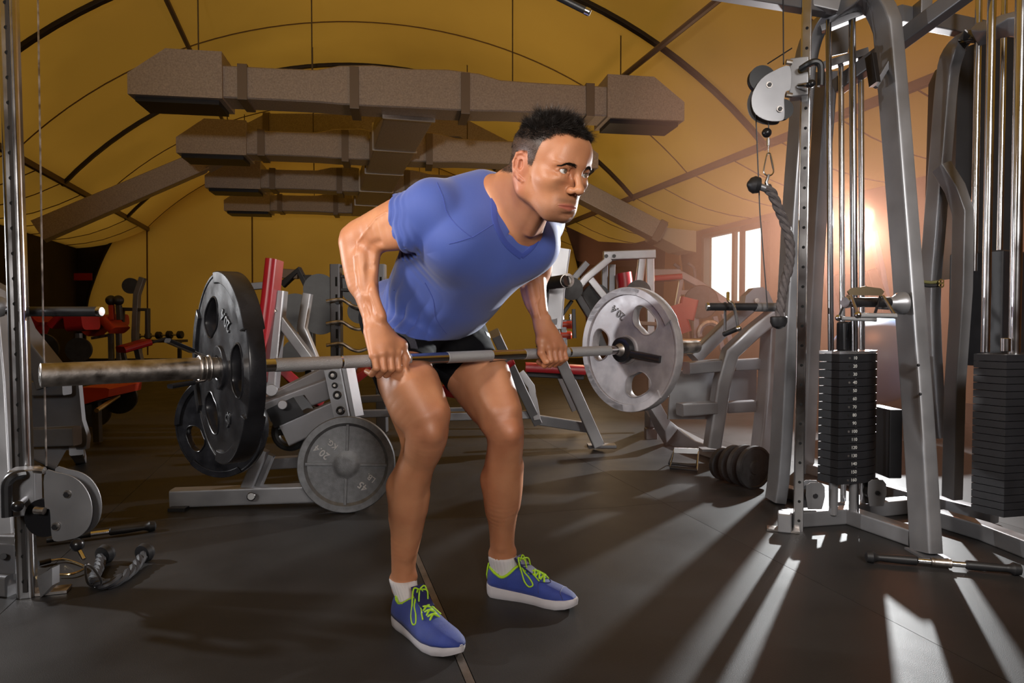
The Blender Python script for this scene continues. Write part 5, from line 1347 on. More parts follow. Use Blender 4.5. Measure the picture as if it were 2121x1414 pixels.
for y, c_ in ((583, mat('olive_strap', (.13, .12, .04), .7)), (590, BLACKR)):
    MB().tube(smoothpts([P(1900, y - 2, 2.9), P(1925, y + 2, 2.9), P(1948, y, 2.9)], 4), .007, 8).obj('strap', c_, t2)
    MB().torus(P(1950, y, 2.88), V((0, 1, 0)), .009, .003, 16, 6).obj('strap_ring', mat('brass', (.5, .38, .16), .3, 1), t2)
# blue exercise ball behind
ball = tag(MB().sphere(P(1815, 745, 5.2), .33, 40, 26).obj('exercise_ball', BLUEV, None, 180), 'large blue exercise ball behind the right weight stack', 'ball')
# ================================================================ bar on the floor, right front
fb_ = thing('straight_bar', 'chrome straight bar with black rubber grips lying on the floor at the lower right', 'bar', G(1960, 1165))
a, b = G(1795, 1152, .022), G(2150, 1182, .022); dd = (b - a).normalized()
def onb(px): return a + dd * ((px - 1795) / (2150 - 1795) * (b - a).length)
MB().tube([onb(1885), onb(2035)], .0105, 16).obj('bar', CHROME, fb_)
MB().lathe(onb(1932), dd, [(0, .012), (.003, .017), (.010, .017), (.013, .015), (.055, .015), (.058, .017), (.066, .017), (.069, .012)], 24).obj('swivel', STEEL, fb_)
GP = [(0, .006), (.006, .020), (.026, .023), (.036, .016), (.05, .013), (.12, .0165), (.17, .0165), (.176, .011)]
MB().lathe(onb(1791), dd, GP, 24).obj('grip', BLACKR, fb_); MB().lathe(onb(2119), -dd, GP, 24).obj('grip', BLACKR, fb_)
# V handle standing on the floor
vf = thing('row_attachment', 'small chrome double-D handle standing on the floor beside the round plates', 'handle', G(1422, 975))
gA, gB = G(1388, 968, .012), G(1444, 974, .012)
MB().tube([gA, gB], .010, 12).obj('hand_grip', BLACKR, vf); MB().tube([gA + V((.02, .13, 0)), gB + V((.03, .13, 0))], .010, 12).obj('hand_grip', BLACKR, vf)
ta, tb = P(1396, 932, 4.2), P(1447, 934, 4.17)
for g, t_ in ((gA, ta), (gB, tb), (gA + V((.02, .13, 0)), ta), (gB + V((.03, .13, 0)), tb)): MB().tube([g, t_], .0045, 8).obj('handle_bar', CHROME, vf)
MB().beam(ta, tb, .010, .034).obj('spreader_plate', CHROME, vf)
# three small round plates on a short bar on the floor
dg = thing('loaded_dumbbell', 'small black iron plates on a short bar lying on the floor left of the tower', 'dumbbell', G(1556, 1010))
dax = (V((.42, -.9, 0))).normalized(); c0 = P(1562, 966, 3.70)
c0 = V((c0.x, c0.y, .115))
for k_, (s, r) in enumerate(((0, .115), (-.075, .112), (-.15, .105), (-.24, .09))):
    c = c0 + dax * s; c = V((c.x, c.y, r))
    MB().lathe(c - dax * .013, dax, [(0, .012), (0, r * .30), (.006, r * .34), (.008, r * .86), (0, r * .90), (.002, r), (.026, r), (.028, r * .90), (.020, r * .86), (.020, r * .34), (.028, r * .30), (.028, .012)], 36).obj('round_plate', IRON, dg)
MB().cyl(c0 - dax * .32, c0 + dax * .012, .011, 14).obj('short_bar', STEEL, dg)
F = frame(c0 + dax * .016 + UZ * -.045 + V((-.03, -.02, 0)), V((dax.y * -1, dax.x, 0)), UZ, dax); text3d('raised_number', '15', .028, .002, IRON, dg, F)

lb = thing('pulldown_bar', 'black bar end with chrome tip hanging into the top of the picture', 'bar', P(1190, 10, 1.9))
MB().cyl(P(1100, -34, 1.9), P(1212, 22, 1.9), .0095, 16).obj('grip', BLACKR, lb); MB().cyl(P(1210, 21, 1.9), P(1223, 27, 1.9), .0105, 16, .003).obj('end_cap', CHROME, lb)
# ================================================================ left cable station (cut by the left edge)
ls = thing('cable_tower', 'silver cable station with drilled upright and low pulley at the left edge', 'cable machine', G(60, 1232))
a, b = G(57, 1234), P(16, -30, 2.26); a = V((a.x, a.y, 0))
LFX = V((.30, -.95, 0)).normalized(); LFS = V((.95, .30, 0)).normalized()
MB().beam(a, b, .054, .048, up=LFX, r=.014, n=4).obj('upright', CHROME, ls)
fcen = [(a.lerp(b, t)) for t in (0, 1)]
for i in range(24):
    py = 12 + i * 51.6; t = (1234 - py) / (1234 + 30); c = a.lerp(b, t * (a.y / b.y) / (t * (a.y / b.y) + (1 - t)) if 0 else t)
    MB().cyl(c + LFX * .0235, c + LFX * .0255, .0068, 12).obj('hole', HOLE, ls)
MB().beam(a + LFX * .0243 + UZ * .02, b + LFX * .0243, .019, .0012).obj('reflection_strip', mat('dark_reflection', (.09, .085, .085), .4, .6), ls)  # added dark strip stands in for the dark reflection between bright chrome edges
MB().path([P(-16, 600, 2.42), P(2, 800, 2.38), P(18, 1112, 2.32)], .055, .08, up=LFX).obj('frame_leg', SILVER, ls)
MB().path([P(-20, 1150, 2.3), P(52, 1152, 2.28)], .05, .15).obj('base_rail', SILVER, ls)
MB().path([G(-60, 1200, .035), G(30, 1208, .035)], .07, .07).obj('base_rail', SILVER, ls)
MB().box(P(12, 1155, 2.27), .09, .03, .10, r=.01).obj('pulley_cover', SILVERD, ls)
MB().cyl(P(6, 1152, 2.25), P(6, 1152, 2.22), .010, 12).obj('bolt', BLACKM, ls)
MB().prism([P(76, 1195, 2.24), P(108, 1176, 2.2), P(108, 1212, 2.2), P(84, 1238, 2.24)], V((.004, .03, 0))).obj('corner_bracket', SILVER, ls)
MB().box(G(108, 1222, .006), .10, .06, .009, (LFS, LFX, UZ)).obj('foot_plate', STEEL, ls)
carriage(None, 1, [(93, 977), (120, 978), (150, 986), (172, 1003), (186, 1030), (190, 1060), (183, 1090), (164, 1111), (138, 1119), (110, 1121), (104, 1100), (102, 1056), (92, 1050)], 2.14, [(96, 1070, .060)], [(140, 1023), (116, 1090)], ls)
MB().box(P(52, 1016, 2.19), .075, .07, .145, (LFS, LFX, UZ), r=.006).obj('carriage_block', SILVER, ls)
MB().tube(smoothpts([P(46, 982, 2.14), P(28, 986, 2.11), P(15, 1000, 2.10), P(14, 1030, 2.10), P(15, 1070, 2.10)], 4), .015, 10).obj('carriage_handle', BLACKR, ls)
MB().cyl(P(52, 1034, 2.16), P(40, 1044, 2.10), .010, 12).obj('pull_pin', CHROME, ls); MB().sphere(P(36, 1048, 2.08), .017, 14, 10).obj('pin_knob', BLACKP, ls)
for y in (972, 1056): MB().cyl(P(72, y, 2.13), P(92, y + 2, 2.13), .011, 10).obj('hinge_bolt', STEEL, ls)
cable('cable', [P(78, -30, 2.22), P(88, 600, 2.22), P(96, 965, 2.22)], .0030, ls, STEEL)
cable('cable', [P(154, 1116, 2.14), P(158, 1126, 2.13)], .003, ls)
MB().cyl(P(60, 645, 2.35), P(204, 645, 2.30), .0165, 20).obj('peg_grip', BLACKR, ls); MB().cyl(P(202, 645, 2.30), P(211, 645, 2.298), .0175, 20, .003).obj('peg_cap', CHROME, ls)
MB().cyl(P(-10, 642, 2.38), P(60, 645, 2.35), .017, 20).obj('peg_rod', CHROME, ls)
MB().sphere(P(-4, 635, 2.36), .036, 20, 14, (1, .8, 1)).obj('peg_hub', SILVER, ls)
# floor: snap hook, ball, D-ring, rope, bar behind
st2 = thing('cable_stopper_hook', 'black cable ball with chrome snap hook hanging from the low left pulley to the floor', 'hook', P(170, 1150, 2.1))
MB().sphere(P(160, 1128, 2.12), .020, 16, 10).obj('ball', BLACKP, st2); MB().cyl(P(165, 1141, 2.11), P(174, 1158, 2.10), .007, 10).obj('swage', CHROME, st2)
q0, q1_ = P(180, 1168, 2.09), G(198, 1214, .012)
ax = q1_ - q0; s_ = V((1, .1, 0)); pts = [q0, q0.lerp(q1_, .2) + s_ * .014, q0.lerp(q1_, .75) + s_ * .024, q1_ + s_ * .012, q1_ - s_ * .010, q0.lerp(q1_, .75) - s_ * .020, q0.lerp(q1_, .2) - s_ * .010]
q = smoothpts(pts, 4, closed=True); MB().tube(q + [q[0]], .0038, 8, caps=False).obj('snap_ring', CHROME, st2)
dr = thing('d_ring', 'thin brass-coloured ring handle lying on the floor behind the snap hook', 'ring', G(140, 1180))
MB().tube(smoothpts([G(92, 1163, .012), G(130, 1158, .012), G(160, 1166, .012), G(176, 1176, .012), G(150, 1188, .012), G(120, 1190, .012)], 4), .0042, 8).obj('bent_rod', mat('brassy_chrome', (.55, .42, .22), .22, 1), dr)
MB().cyl(G(80, 1166, .014), G(104, 1160, .014), .010, 12).obj('rod_grip', BLACKR, dr)
r2 = thing('tricep_rope', 'dark rope with two black ball ends lying on the floor by the left station', 'rope', G(230, 1190))
DROPE = mat('dark_rope', (.03, .03, .035), .6)
rope(r2, [G(212, 1148, .03), G(205, 1175, .02), G(196, 1198, .02), G(214, 1210, .018), G(240, 1204, .018), G(268, 1186, .02), G(284, 1168, .024), G(296, 1150, .034)], .0085, .0105, 60, DROPE)
for px, py in ((217, 1146), (299, 1143)): MB().lathe(G(px, py, .036) + V((0, -.02, -.002)), V((.25, 1, .1)), [(0, .018), (.002, .032), (.02, .036), (.034, .030), (.044, .012), (.046, .001)], 24).obj('end_knob', BLACKR, r2)
sb = thing('straight_bar', 'short chrome bar with a black grip on the floor behind the left pulley', 'bar', G(250, 1100))
a, b = G(170, 1108, .022), G(324, 1088, .022); dd = (b - a).normalized(); MB().tube([a - dd * .1, b - dd * .05], .0105, 14).obj('bar', CHROME, sb); MB().lathe(b, -dd, GP, 24).obj('grip', BLACKR, sb)
MB().tube([a - dd * .12, a + dd * .03], .013, 12).obj('bar_sleeve', BLACKR, sb)
# ================================================================ dark leg machine behind the left station
def leg_machine(name, label, pts, d, cat='leg machine', m=SILVERD, mir=False):
    pass
lm_ = thing('leg_press', 'dark silver leg machine with boxed side panel behind the left station', 'leg machine', G(110, 965))
d = 3.3
MB().prism([P(x, y, d + .1) for x, y in ((50, 790), (162, 788), (170, 870), (181, 905), (178, 930), (60, 935))], V((0, .03, 0))).obj('side_panel', SILVERD, lm_)
MB().beam(P(60, 804, d), P(139, 802, d), .07, .07).obj('box_tube', SILVERD, lm_); MB().beam(P(60, 905, d), P(160, 902, d), .07, .09).obj('box_tube', SILVERD, lm_)
MB().path([P(60, 925, d + .1), P(120, 945, d + .1), G(105, 968, .03)], .07, .07).obj('leg', SILVERD, lm_); MB().beam(P(158, 930, d + .1), G(168, 952), .06, .06).obj('leg', SILVERD, lm_)
MB().path([P(-30, 600, d), P(10, 620, d), P(40, 690, d), P(100, 765, d), P(110, 800, d)], .10, .12, up=V((0, 1, 0))).obj('curved_arm', SILVERD, lm_)
MB().beam(P(20, 800, d + .05), P(22, 950, d + .05), .1, .1).obj('pillar', SILVERD, lm_)
MB().beam(P(40, 775, d + .2), P(108, 770, d + .2), .1, .12).obj('box_tube', SILVERD, lm_)
# ================================================================ bench machine at centre-left
bm = thing('incline_bench', 'silver plate-loaded bench with tall red back pad and bolted hole plate behind the barbell', 'bench', G(560, 1035))
MB().beam(P(358, 1030, 3.33), P(765, 1016, 3.40), .085, .085).obj('base_beam', SILVER, bm)
MB().box(G(372, 1052, .008), .08, .07, .016).obj('foot_pad', BLACKR, bm); MB().cyl(P(520, 1028, 3.29), P(520, 1028, 3.25), .020, 16, .004).obj('bolt_cap', BLACKP, bm)
MB().beam(P(512, 1010, 3.36), P(545, 930, 3.36), .055, .055, up=V((0, 1, 0))).obj('strut', SILVER, bm); MB().beam(P(532, 1008, 3.4), P(560, 940, 3.4), .045, .045, up=V((0, 1, 0))).obj('strut', SILVER, bm)
MB().beam(P(545, 960, 3.6), P(660, 953, 3.6), .06, .06).obj('rear_beam', SILVERD, bm); MB().beam(P(700, 858, 4.6), P(980, 850, 5.0), .06, .05).obj('rear_beam', SILVERD, bm); MB().beam(P(720, 828, 4.9), P(800, 824, 4.9), .05, .05).obj('rear_beam', SILVERD, bm)
MB().beam(P(545, 836, 3.3), P(700, 757, 3.5), .05, .06, up=UZ).obj('seat_rail', SILVER, bm); MB().beam(P(552, 852, 3.28), P(690, 800, 3.4), .07, .10, up=UZ).obj('seat_rail', SILVERD, bm)
MB().beam(P(590, 900, 3.25), P(696, 852, 3.3), .07, .11, up=UZ).obj('lower_rail', SILVERD, bm)
MB().prism([P(x, y, 3.24) for x, y in ((671, 767), (703, 762), (722, 862), (692, 866))], V((.0, .03, 0))).obj('hole_plate', SILVER, bm)
MB().prism([P(x, y, 3.28) for x, y in ((704, 758), (716, 756), (736, 862), (724, 864))], V((.03, .05, 0))).obj('hole_plate_edge', SILVER, bm)
for x, y, r in ((689, 777, .020), (693, 798, .014), (698, 818, .020), (705, 850, .020)):
    c = P(x, y, 3.235); MB().torus(c, V((0, 1, 0)), r * .78, r * .26, 20, 8).obj('bolt_ring', BLACKP, bm); MB().cyl(c + V((0, .004, 0)), c + V((0, -.004, 0)), r * .45, 12).obj('bolt_head', STEEL, bm)
MB().prism([P(x, y, 3.2) for x, y in ((552, 848), (608, 822), (630, 856), (568, 886))], V((.02, .10, 0))).obj('motor_block', BLACKM, bm)
MB().cyl(P(585, 838, 3.18), P(585, 838, 3.12), .022, 16, .003).obj('pivot_cap', SILVERD, bm); MB().cyl(P(562, 808, 3.25), P(562, 808, 3.15), .028, 18, .003).obj('pivot_cap', SILVERD, bm)
MB().beam(P(560, 815, 3.5), P(579, 602, 3.5), .07, .075, up=V((0, 1, 0))).obj('back_post', SILVER, bm)
bpd = smoothpts([(567, 534), (580, 540), (584, 560), (576, 620), (560, 720), (548, 790), (530, 795), (534, 720), (548, 610), (555, 550)], 3, closed=True) if 0 else None
pc = [P(569, 545, 3.45), P(560, 620, 3.45), P(550, 700, 3.45), P(541, 790, 3.45)]
MB().path(smoothpts([P(569, 538, 3.45)] + pc[1:], 4), .15, .056, up=V((1, 0, .15)), r=.026, n=4).obj('back_pad', RED, bm)
MB().beam(P(569, 650, 3.48), P(562, 640, 3.48), .06, .05).obj('pad_bracket', STEEL, bm)
MB().beam(P(578, 658, 3.5), P(676, 790, 3.5), .05, .055, up=V((0, 1, 0))).obj('brace', SILVER, bm)
MB().path([P(638, 608, 4.0), P(626, 680, 4.0), P(650, 740, 4.0), P(668, 800, 4.0)], .05, .06, up=V((0, 1, 0))).obj('bent_post', SILVER, bm)
MB().beam(P(735, 748, 3.9), P(700, 860, 3.9), .05, .05, up=V((0, 1, 0))).obj('leg', SILVER, bm)
MB().path([P(585, 765, 3.7), P(640, 820, 3.75), P(655, 835, 3.8)], .10, .05).obj('seat_pad', RED, bm); MB().path([P(712, 790, 3.9), P(770, 748, 4.1)], .14, .05).obj('seat_pad', RED, bm)
MB().beam(P(500, 595, 3.9), P(556, 590, 3.9), .04, .04).obj('side_arm', SILVERD, bm)
def plain_plate(c, ax, R, m, label, group=None, thick=.035, name='weight_plate', num=None, spokes=4, prof=None, rot=0):
    ax = V(ax).normalized(); t = thing(name, label, 'weight plate', c, group); c = V(c)
    k = R / .225
    pr = [(0, .026 * k), (0, .055 * k), (.006, .062 * k), (.010, .070 * k), (.010, R * .80), (0, R * .86), (0, R * .985), (.004, R), (thick - .004, R), (thick, R * .985), (thick, R * .86), (thick - .010, R * .80), (thick - .010, .070 * k), (thick, .055 * k), (thick, .026 * k)]
    MB().lathe(c - ax * thick / 2, ax, pr, 72).obj('disc', m, t)
    X = (V((0, 0, 1)).cross(ax)).normalized(); Y = ax.cross(X).normalized()
    for i in range(spokes):
        th = math.radians(rot + 90 * i); u = X * math.cos(th) + Y * math.sin(th); v = ax.cross(u)
        MB().beam(c + ax * (thick / 2 - .005) + u * .065 * k, c + ax * (thick / 2 - .005) + u * R * .83, .013 * k, .010, up=ax).obj('rib', m, t)
    MB().cyl(c + ax * (thick/2 - .034), c + ax * (thick / 2 - .030), .025 * k, 24).obj('bore', HOLE, t)
    F = frame(c + ax * (thick / 2 - .010), X, Y, ax)
    for body, a, r, size, up in (num or []):
        F2 = F @ Matrix.Translation((r * math.cos(math.radians(a)) * k, r * math.sin(math.radians(a)) * k, .002)) @ Matrix.Rotation(math.radians(up) - math.pi / 2, 4, 'Z')
        text3d('raised_number', body, size, .005, mat('pale_number', (.55, .55, .56), .45, 0), t, F2, .0006)
    return t
lc = P(718, 957, 3.24)
plain_plate(V((lc.x, lc.y, .226)), V((.12, -1, .06)), .225, GREYIRON, 'grey 45 LB 20.4 KG iron plate leaning against the bench base', num=[('20.4', 152, .128, .046, 230), ('KG.', 124, .116, .034, 230), ('45', -54, .128, .046, 230), ('LB.', -30, .130, .036, 230)], rot=-2)
c = P(458, 882, 3.05)
grip_plate(c, V((-.25, -1, .0)), PLATE_B, 'black grip plate hung low on the bench machine, behind the near barbell plate', (85, 205, 325))
for x, y in ((600, 895), (640, 878)): 
    c = P(x, y, 3.5); t = thing('weight_plate', ['small black plate under the bench rail, nearer the grey leaning plate', 'small black plate under the bench rail, left one'][x == 600], 'weight plate', c)
    MB().torus(c, V((.1, 1, 0)), .075, .022, 30, 10).obj('rim', BLACKR, t); MB().cyl(c - V((0, .01, 0)), c + V((0, .01, 0)), .03, 20).obj('hub', IRON, t)
    MB().box(c, .16, .012, .03).obj('spoke', IRON, t)
# curl bar rack with zig-zag bars
rk = thing('bar_rack', 'dark slotted barbell rack with curl bars behind the raised right arm', 'rack', G(745, 880))
d = 5.6
for x in (696, 788):
    MB().beam(P(x, 548, d), P(x + 4, 893, d), .085, .10, up=V((0, 1, 0))).obj('post', mat('dark_grey_post', (.12, .12, .13), .45, .5), rk)
    for y in range(575, 740, 36): MB().box(P(x + (y - 548) / 75, y + 8, d - .055), .016, .004, .075).obj('slot', HOLE, rk)
for y in (551, 572, 600): MB().beam(P(700, y, d), P(790, y, d), .03, .022).obj('cross_bar', BLACKM, rk)
for y in (625, 670, 716): MB().box(P(700, y, d - .07), .03, .06, .03).obj('bar_hook', BLACKM, rk); MB().box(P(792, y, d - .07), .03, .06, .03).obj('bar_hook', BLACKM, rk)
for i, y in enumerate((622, 668, 713)):
    pts = [P(x, y + o, d - .12) for x, o in ((676, 2), (700, -2), (712, 0), (728, 10), (744, 14), (762, 8), (780, 4), (800, 4), (818, 12), (836, 14))]
    t = thing('curl_bar', ['top steel curl bar resting on the slotted rack', 'middle steel curl bar resting on the slotted rack', 'lowest steel curl bar resting on the slotted rack'][i], 'bar', pts[4], 'curl bars on the rack')
    MB().tube(smoothpts(pts, 3), .014, 10).obj('bar', STEEL, t)
# black and red machines behind the bench
def rbox(p, ax_, L_, w, h, m, t, nm): MB().beam(p - ax_ * L_ / 2, p + ax_ * L_ / 2, w, h, r=min(w, h) * .3, n=3).obj(nm, m, t)
YP = V((0, 1, 0)); XP = V((1, 0, 0))
mk = thing('plate_tree', 'dark rack loaded with black plates behind the red back pad', 'rack', G(635, 850))
MB().beam(P(640, 570, 5.9), P(645, 882, 5.9), .08, .08, up=YP).obj('post', BLACKM, mk); MB().path([P(585, 590, 5.9), P(620, 560, 5.9), P(660, 640, 5.9)], .06, .06, up=YP).obj('arm', BLACKM, mk); MB().beam(P(560, 565, 5.9), P(618, 568, 5.9), .06, .08).obj('top_beam', TRUSS, mk)
for (x, y, R, l_) in ((612, 648, .16, 'large black plate hung left of the slotted rack, behind the bench brace'), (662, 600, .13, 'black plate hung highest beside the slotted rack'), (664, 655, .15, 'black plate hung below the highest one beside the slotted rack'), (620, 735, .14, 'black plate low behind the bench brace'), (738, 595, .13, 'black plate seen inside the curl-bar rack'), (745, 645, .10, 'smaller black plate inside the curl-bar rack, lower')):
    c = P(x, y, 5.7); t = thing('weight_plate', l_, 'weight plate', c); MB().lathe(c, V((.25, -1, 0)), [(0, .02), (0, R * .3), (.01, R * .34), (.012, R * .8), (0, R * .86), (0, R), (.035, R), (.035, .02)], 36).obj('disc', BLACKR, t); MB().cyl(c + V((0, -.02, 0)), c + V((0, .05, 0)), .022, 14).obj('hub', STEEL, t); MB().beam(c + V((0, .04, 0)), V((P(642, 700, 5.9).x if x < 700 else P(742, 700, 5.9).x, 5.9, c.z)), .03, .03).obj('peg', BLACKM, mk)
# ================================================================ centre-right bench
cb = thing('press_bench', 'silver bench frame with red seat and black roller, directly behind the lifter', 'bench', G(1150, 880))
MB().path([P(1025, 690, 4.3), P(1068, 780, 4.5), P(1112, 872, 4.7)], .06, .09, up=YP).obj('leg', SILVER, cb)
MB().path([P(1159, 515, 4.75), P(1147, 600, 4.75), P(1141, 680, 4.75)], .09, .15, up=XP).obj('upright', SILVER, cb)
MB().beam(P(1139, 520, 4.68), P(1118, 720, 4.68), .05, .05, up=YP).obj('upright_face', BLACKM, cb)
MB().path([P(1141, 660, 4.75), P(1160, 745, 4.8), P(1190, 810, 4.85), G(1240, 922, .03)], .08, .105, up=YP).obj('long_leg', SILVER, cb)
MB().box(G(1246, 922, .008), .20, .10, .016).obj('foot_plate', SILVERD, cb)
MB().beam(P(1106, 868, 4.9), P(1222, 886, 4.95), .05, .07).obj('cross_rail', SILVERD, cb); MB().beam(P(925, 862, 4.6), P(1100, 858, 4.7), .06, .055).obj('base_rail', SILVER, cb)
MB().beam(P(1060, 800, 4.7), P(1070, 905 - 20, 4.7), .06, .06, up=YP).obj('leg', SILVERD, cb)
MB().path([P(1078, 770, 4.65), P(1100, 800, 4.65), P(1112, 868, 4.65)], .05, .06, up=YP).obj('curved_brace', SILVER, cb)
MB().path([P(930, 812, 4.3), P(985, 790, 4.4), P(1040, 752, 4.5), P(1062, 742, 4.5)], .26, .07, r=.025, n=3).obj('seat_pad', RED, cb)
MB().path([P(960, 835, 4.3), P(1055, 772, 4.5)], .05, .06).obj('seat_rail', SILVER, cb)
MB().beam(P(1088, 760, 4.9), P(1210, 766, 4.9), .25, .06, r=.02).obj('long_pad', RED, cb); MB().beam(P(1092, 772, 4.9), P(1208, 778, 4.9), .1, .05).obj('pad_frame', BLACKM, cb)
MB().cyl(P(1112, 590, 4.6), P(1176, 581, 4.35), .042, 20, .006).obj('roller', BLACKR, cb); MB().lathe(P(1174, 581, 4.36), P(1176, 581, 4.34) - P(1174, 581, 4.36), [(0, .046), (.012, .046), (.014, .030), (.006, .028), (.006, .001)], 24).obj('roller_cap', STEEL, cb)
# chrome pins rack and red rolls
rr = thing('hyperextension_bench', 'low bench with two red roller pads and chrome pins behind the right forearm', 'bench', G(1170, 850))
for y, x0_, x1_ in ((672, 1143, 1190), (694, 1150, 1184)):
    MB().cyl(P(x0_, y, 5.8), P(x1_, y, 5.8), .034, 16, .008).obj('roller_pad', REDO, rr)
MB().beam(P(1140, 665, 5.8), P(1192, 666, 5.8), .03, .03).obj('rail', SILVERD, rr); MB().beam(P(1167, 665, 5.8), P(1169, 740, 5.8), .05, .05, up=YP).obj('post', SILVERD, rr)
for x in (1153, 1167, 1181): MB().cyl(P(x, 664, 5.8), P(x, 650, 5.8), .012, 10, .003).obj('pin', CHROME, rr)
MB().beam(P(1150, 760, 5.8), P(1190, 850, 5.8), .05, .05, up=YP).obj('leg', SILVERD, rr)
# rowing machine frames with plates, right of centre
am = thing('row_machine', 'silver plate-loaded row machine with flat top beam above the far barbell plate', 'exercise machine', G(1330, 860))
d = 5.6
MB().beam(P(1250, 530, d), P(1356, 526, d), .09, .075, up=UZ).obj('top_beam', SILVER, am)
for x in (1256, 1272): MB().cyl(P(x, 530, d - .045), P(x, 530, d - .06), .015, 12).obj('bolt', BLACKM, am)
MB().beam(P(1330, 536, d), P(1322, 600, d), .06, .06, up=YP).obj('post', SILVER, am); MB().path([P(1346, 536, d), P(1347, 660, d), P(1350, 860, d)], .06, .055, up=YP).obj('post', SILVER, am)
MB().path([P(1262, 536, d), P(1215, 575, d), P(1200, 592, d)], .06, .09, up=YP).obj('arm', SILVER, am); MB().path([P(1220, 575, d), P(1256, 620, d), P(1290, 680, d)], .06, .065, up=YP).obj('arm', SILVER, am)
MB().path([P(1252, 548, d + .3), P(1252, 640, d + .3)], .05, .07, up=YP).obj('post', SILVERD, am); MB().path([P(1268, 548, d + .3), P(1266, 640, d + .3)], .05, .05, up=YP).obj('post', SILVERD, am)
MB().path([P(1215, 545, d + .1), P(1185, 580, d + .1)], .05, .12, up=YP).obj('side_arm', SILVERD, am)
MB().path([P(1195, 610, d), P(1225, 660, d), P(1250, 720, d)], .06, .08, up=YP).obj('lower_arm', BLACKM, am); MB().beam(P(1188, 640, d), P(1190, 700, d), .03, .03, up=YP).obj('rod', BLACKM, am); MB().beam(P(1185, 622, d + .1), P(1155, 665, d + .1), .03, .03, up=YP).obj('rod', BLACKM, am)
MB().path(smoothpts([P(1291, 566, d + .2), P(1294, 590, d + .2), P(1293, 615, d + .2)], 3), .20, .12, up=XP, r=.05, n=3).obj('chest_pad', RED, am)
MB().beam(P(1300, 668, d), P(1390, 672, d), .10, .03).obj('shelf_rail', TRUSS, am)
for (x, y, dd_, R, l_) in ((1184, 598, 5.35, .088, 'small round grey plate beside the black roller'), (1154, 600, 5.6, .06, 'small dark plate half hidden behind the silver upright'), (1234, 618, 5.9, .125, 'dark plate on the row machine left of the far barbell plate'), (1322, 606, 5.5, .10, 'dark plate peeping over the top of the far barbell plate')):
    c = P(x, y, dd_); t = thing('weight_plate', l_, 'weight plate', c); MB().lathe(c, V((-.1, -1, 0)), [(0, .012), (0, R * .25), (.006, R * .3), (.008, R * .5), (.004, R * .55), (.008, R * .8), (0, R * .86), (0, R), (.03, R), (.03, .012)], 36).obj('disc', IRON, t)
    MB().cyl(c + V((0, -.012, 0)), c + V((0, .28, 0)), .012, 12).obj('spindle', BLACKM, t)
# T-bar row with sloping rails
tb = thing('incline_press', 'brown-silver press machine with sloping rails and red pads under the window', 'exercise machine', G(1440, 850))
d = 7.0
for o in (0, .18): MB().path([P(1405, 566, d + o), P(1450, 590, d + o), P(1505, 628, d + o), P(1540, 660, d + o)], .07, .085, up=YP).obj('slope_rail', SILVERD, tb)
MB().beam(P(1352, 565, d), P(1408, 565, d), .08, .08).obj('head_beam', SILVERD, tb); MB().beam(P(1350, 578, d - .05), P(1406, 574, d - .05), .3, .06, r=.02).obj('head_pad', RED, tb)
MB().path([P(1412, 575, d), P(1402, 632, d)], .04, .05, up=YP).obj('post', SILVERD, tb); MB().beam(P(1410, 606, d), P(1442, 604, d), .05, .05).obj('cross', SILVERD, tb)
MB().path([P(1440, 606, d), P(1441, 700, d)], .06, .07, up=YP).obj('post', SILVERD, tb)
MB().path(smoothpts([P(1425, 545, d), P(1438, 556, d), P(1440, 578, d)], 3), .025, .025, up=YP).obj('lever', BLACKM, tb); MB().beam(P(1396, 547, d), P(1408, 555, d), .03, .03).obj('lever', BLACKM, tb)
for x0_, y0_, x1_, y1_ in ((1396, 632, 1414, 690), (1428, 618, 1418, 660)): MB().beam(P(x0_, y0_, d - .3), P(x1_, y1_, d - .3), .18, .09, up=YP, r=.03, n=3).obj('pad', RED, tb)
MB().cyl(P(1452, 625, d - .1), P(1452, 625, d), .17, 30, .01).obj('loaded_plate', IRON, tb)
MB().path([P(1480, 655, d), P(1500, 740, d)], .05, .06, up=YP).obj('leg', SILVERD, tb); MB().path([P(1498, 650, d), P(1515, 720, d)], .05, .06, up=YP).obj('leg', SILVERD, tb)
MB().tube([P(1410, 706, 6.2), P(1485, 706, 6.2)], .022, 12).obj('cross_bar', CHROME, tb)
MB().cyl(P(1408, 723, 5.6), P(1443, 723, 5.6), .055, 18, .012).obj('end_roller', TRUSS, tb)
c = P(1470, 690, 6.5); MB().torus(c, YP, .10, .03, 28, 8, 0, 200).obj('arched_guard', STEEL, tb)
# big silver leg machine under the window, in front of the rails
lm2 = thing('leg_press', 'silver leg machine with angled arms and boxed side panel left of the tower', 'leg machine', G(1480, 930))
d = 4.3
MB().path([P(1600, 655, d), P(1592, 800, d), P(1576, 945, d)], .10, .115, up=V((.3, -1, 0)), r=.02).obj('pillar', SILVER, lm2)
MB().path([P(1608, 648, d - .05), P(1555, 690, d - .05), P(1512, 730, d - .05), P(1495, 790, d - .02), P(1475, 925, d)], .09, .125, up=YP, r=.02).obj('bent_arm', SILVER, lm2)
MB().path([P(1580, 610, d + .15), P(1510, 670, d + .12), P(1436, 742, d + .1)], .08, .13, up=YP, r=.02).obj('bent_arm', SILVERD, lm2)
pr = [P(x, y, d - .1) for x, y in ((1541, 640), (1545, 612), (1562, 596), (1580, 594), (1592, 604), (1606, 636), (1600, 645))]
MB().prism(pr, V((0, .10, 0))).obj('pulley_cover', SILVERD, lm2)
MB().cyl(P(1568, 622, d - .12), P(1568, 622, d - .1), .014, 12).obj('bolt', STEEL, lm2)
pn = [(1392, 770), (1480, 762), (1478, 840), (1470, 868), (1384, 868), (1388, 812)]
MB().prism([P(x, y, d + .12) for x, y in pn], V((0, .03, 0))).obj('side_panel', SILVER, lm2)
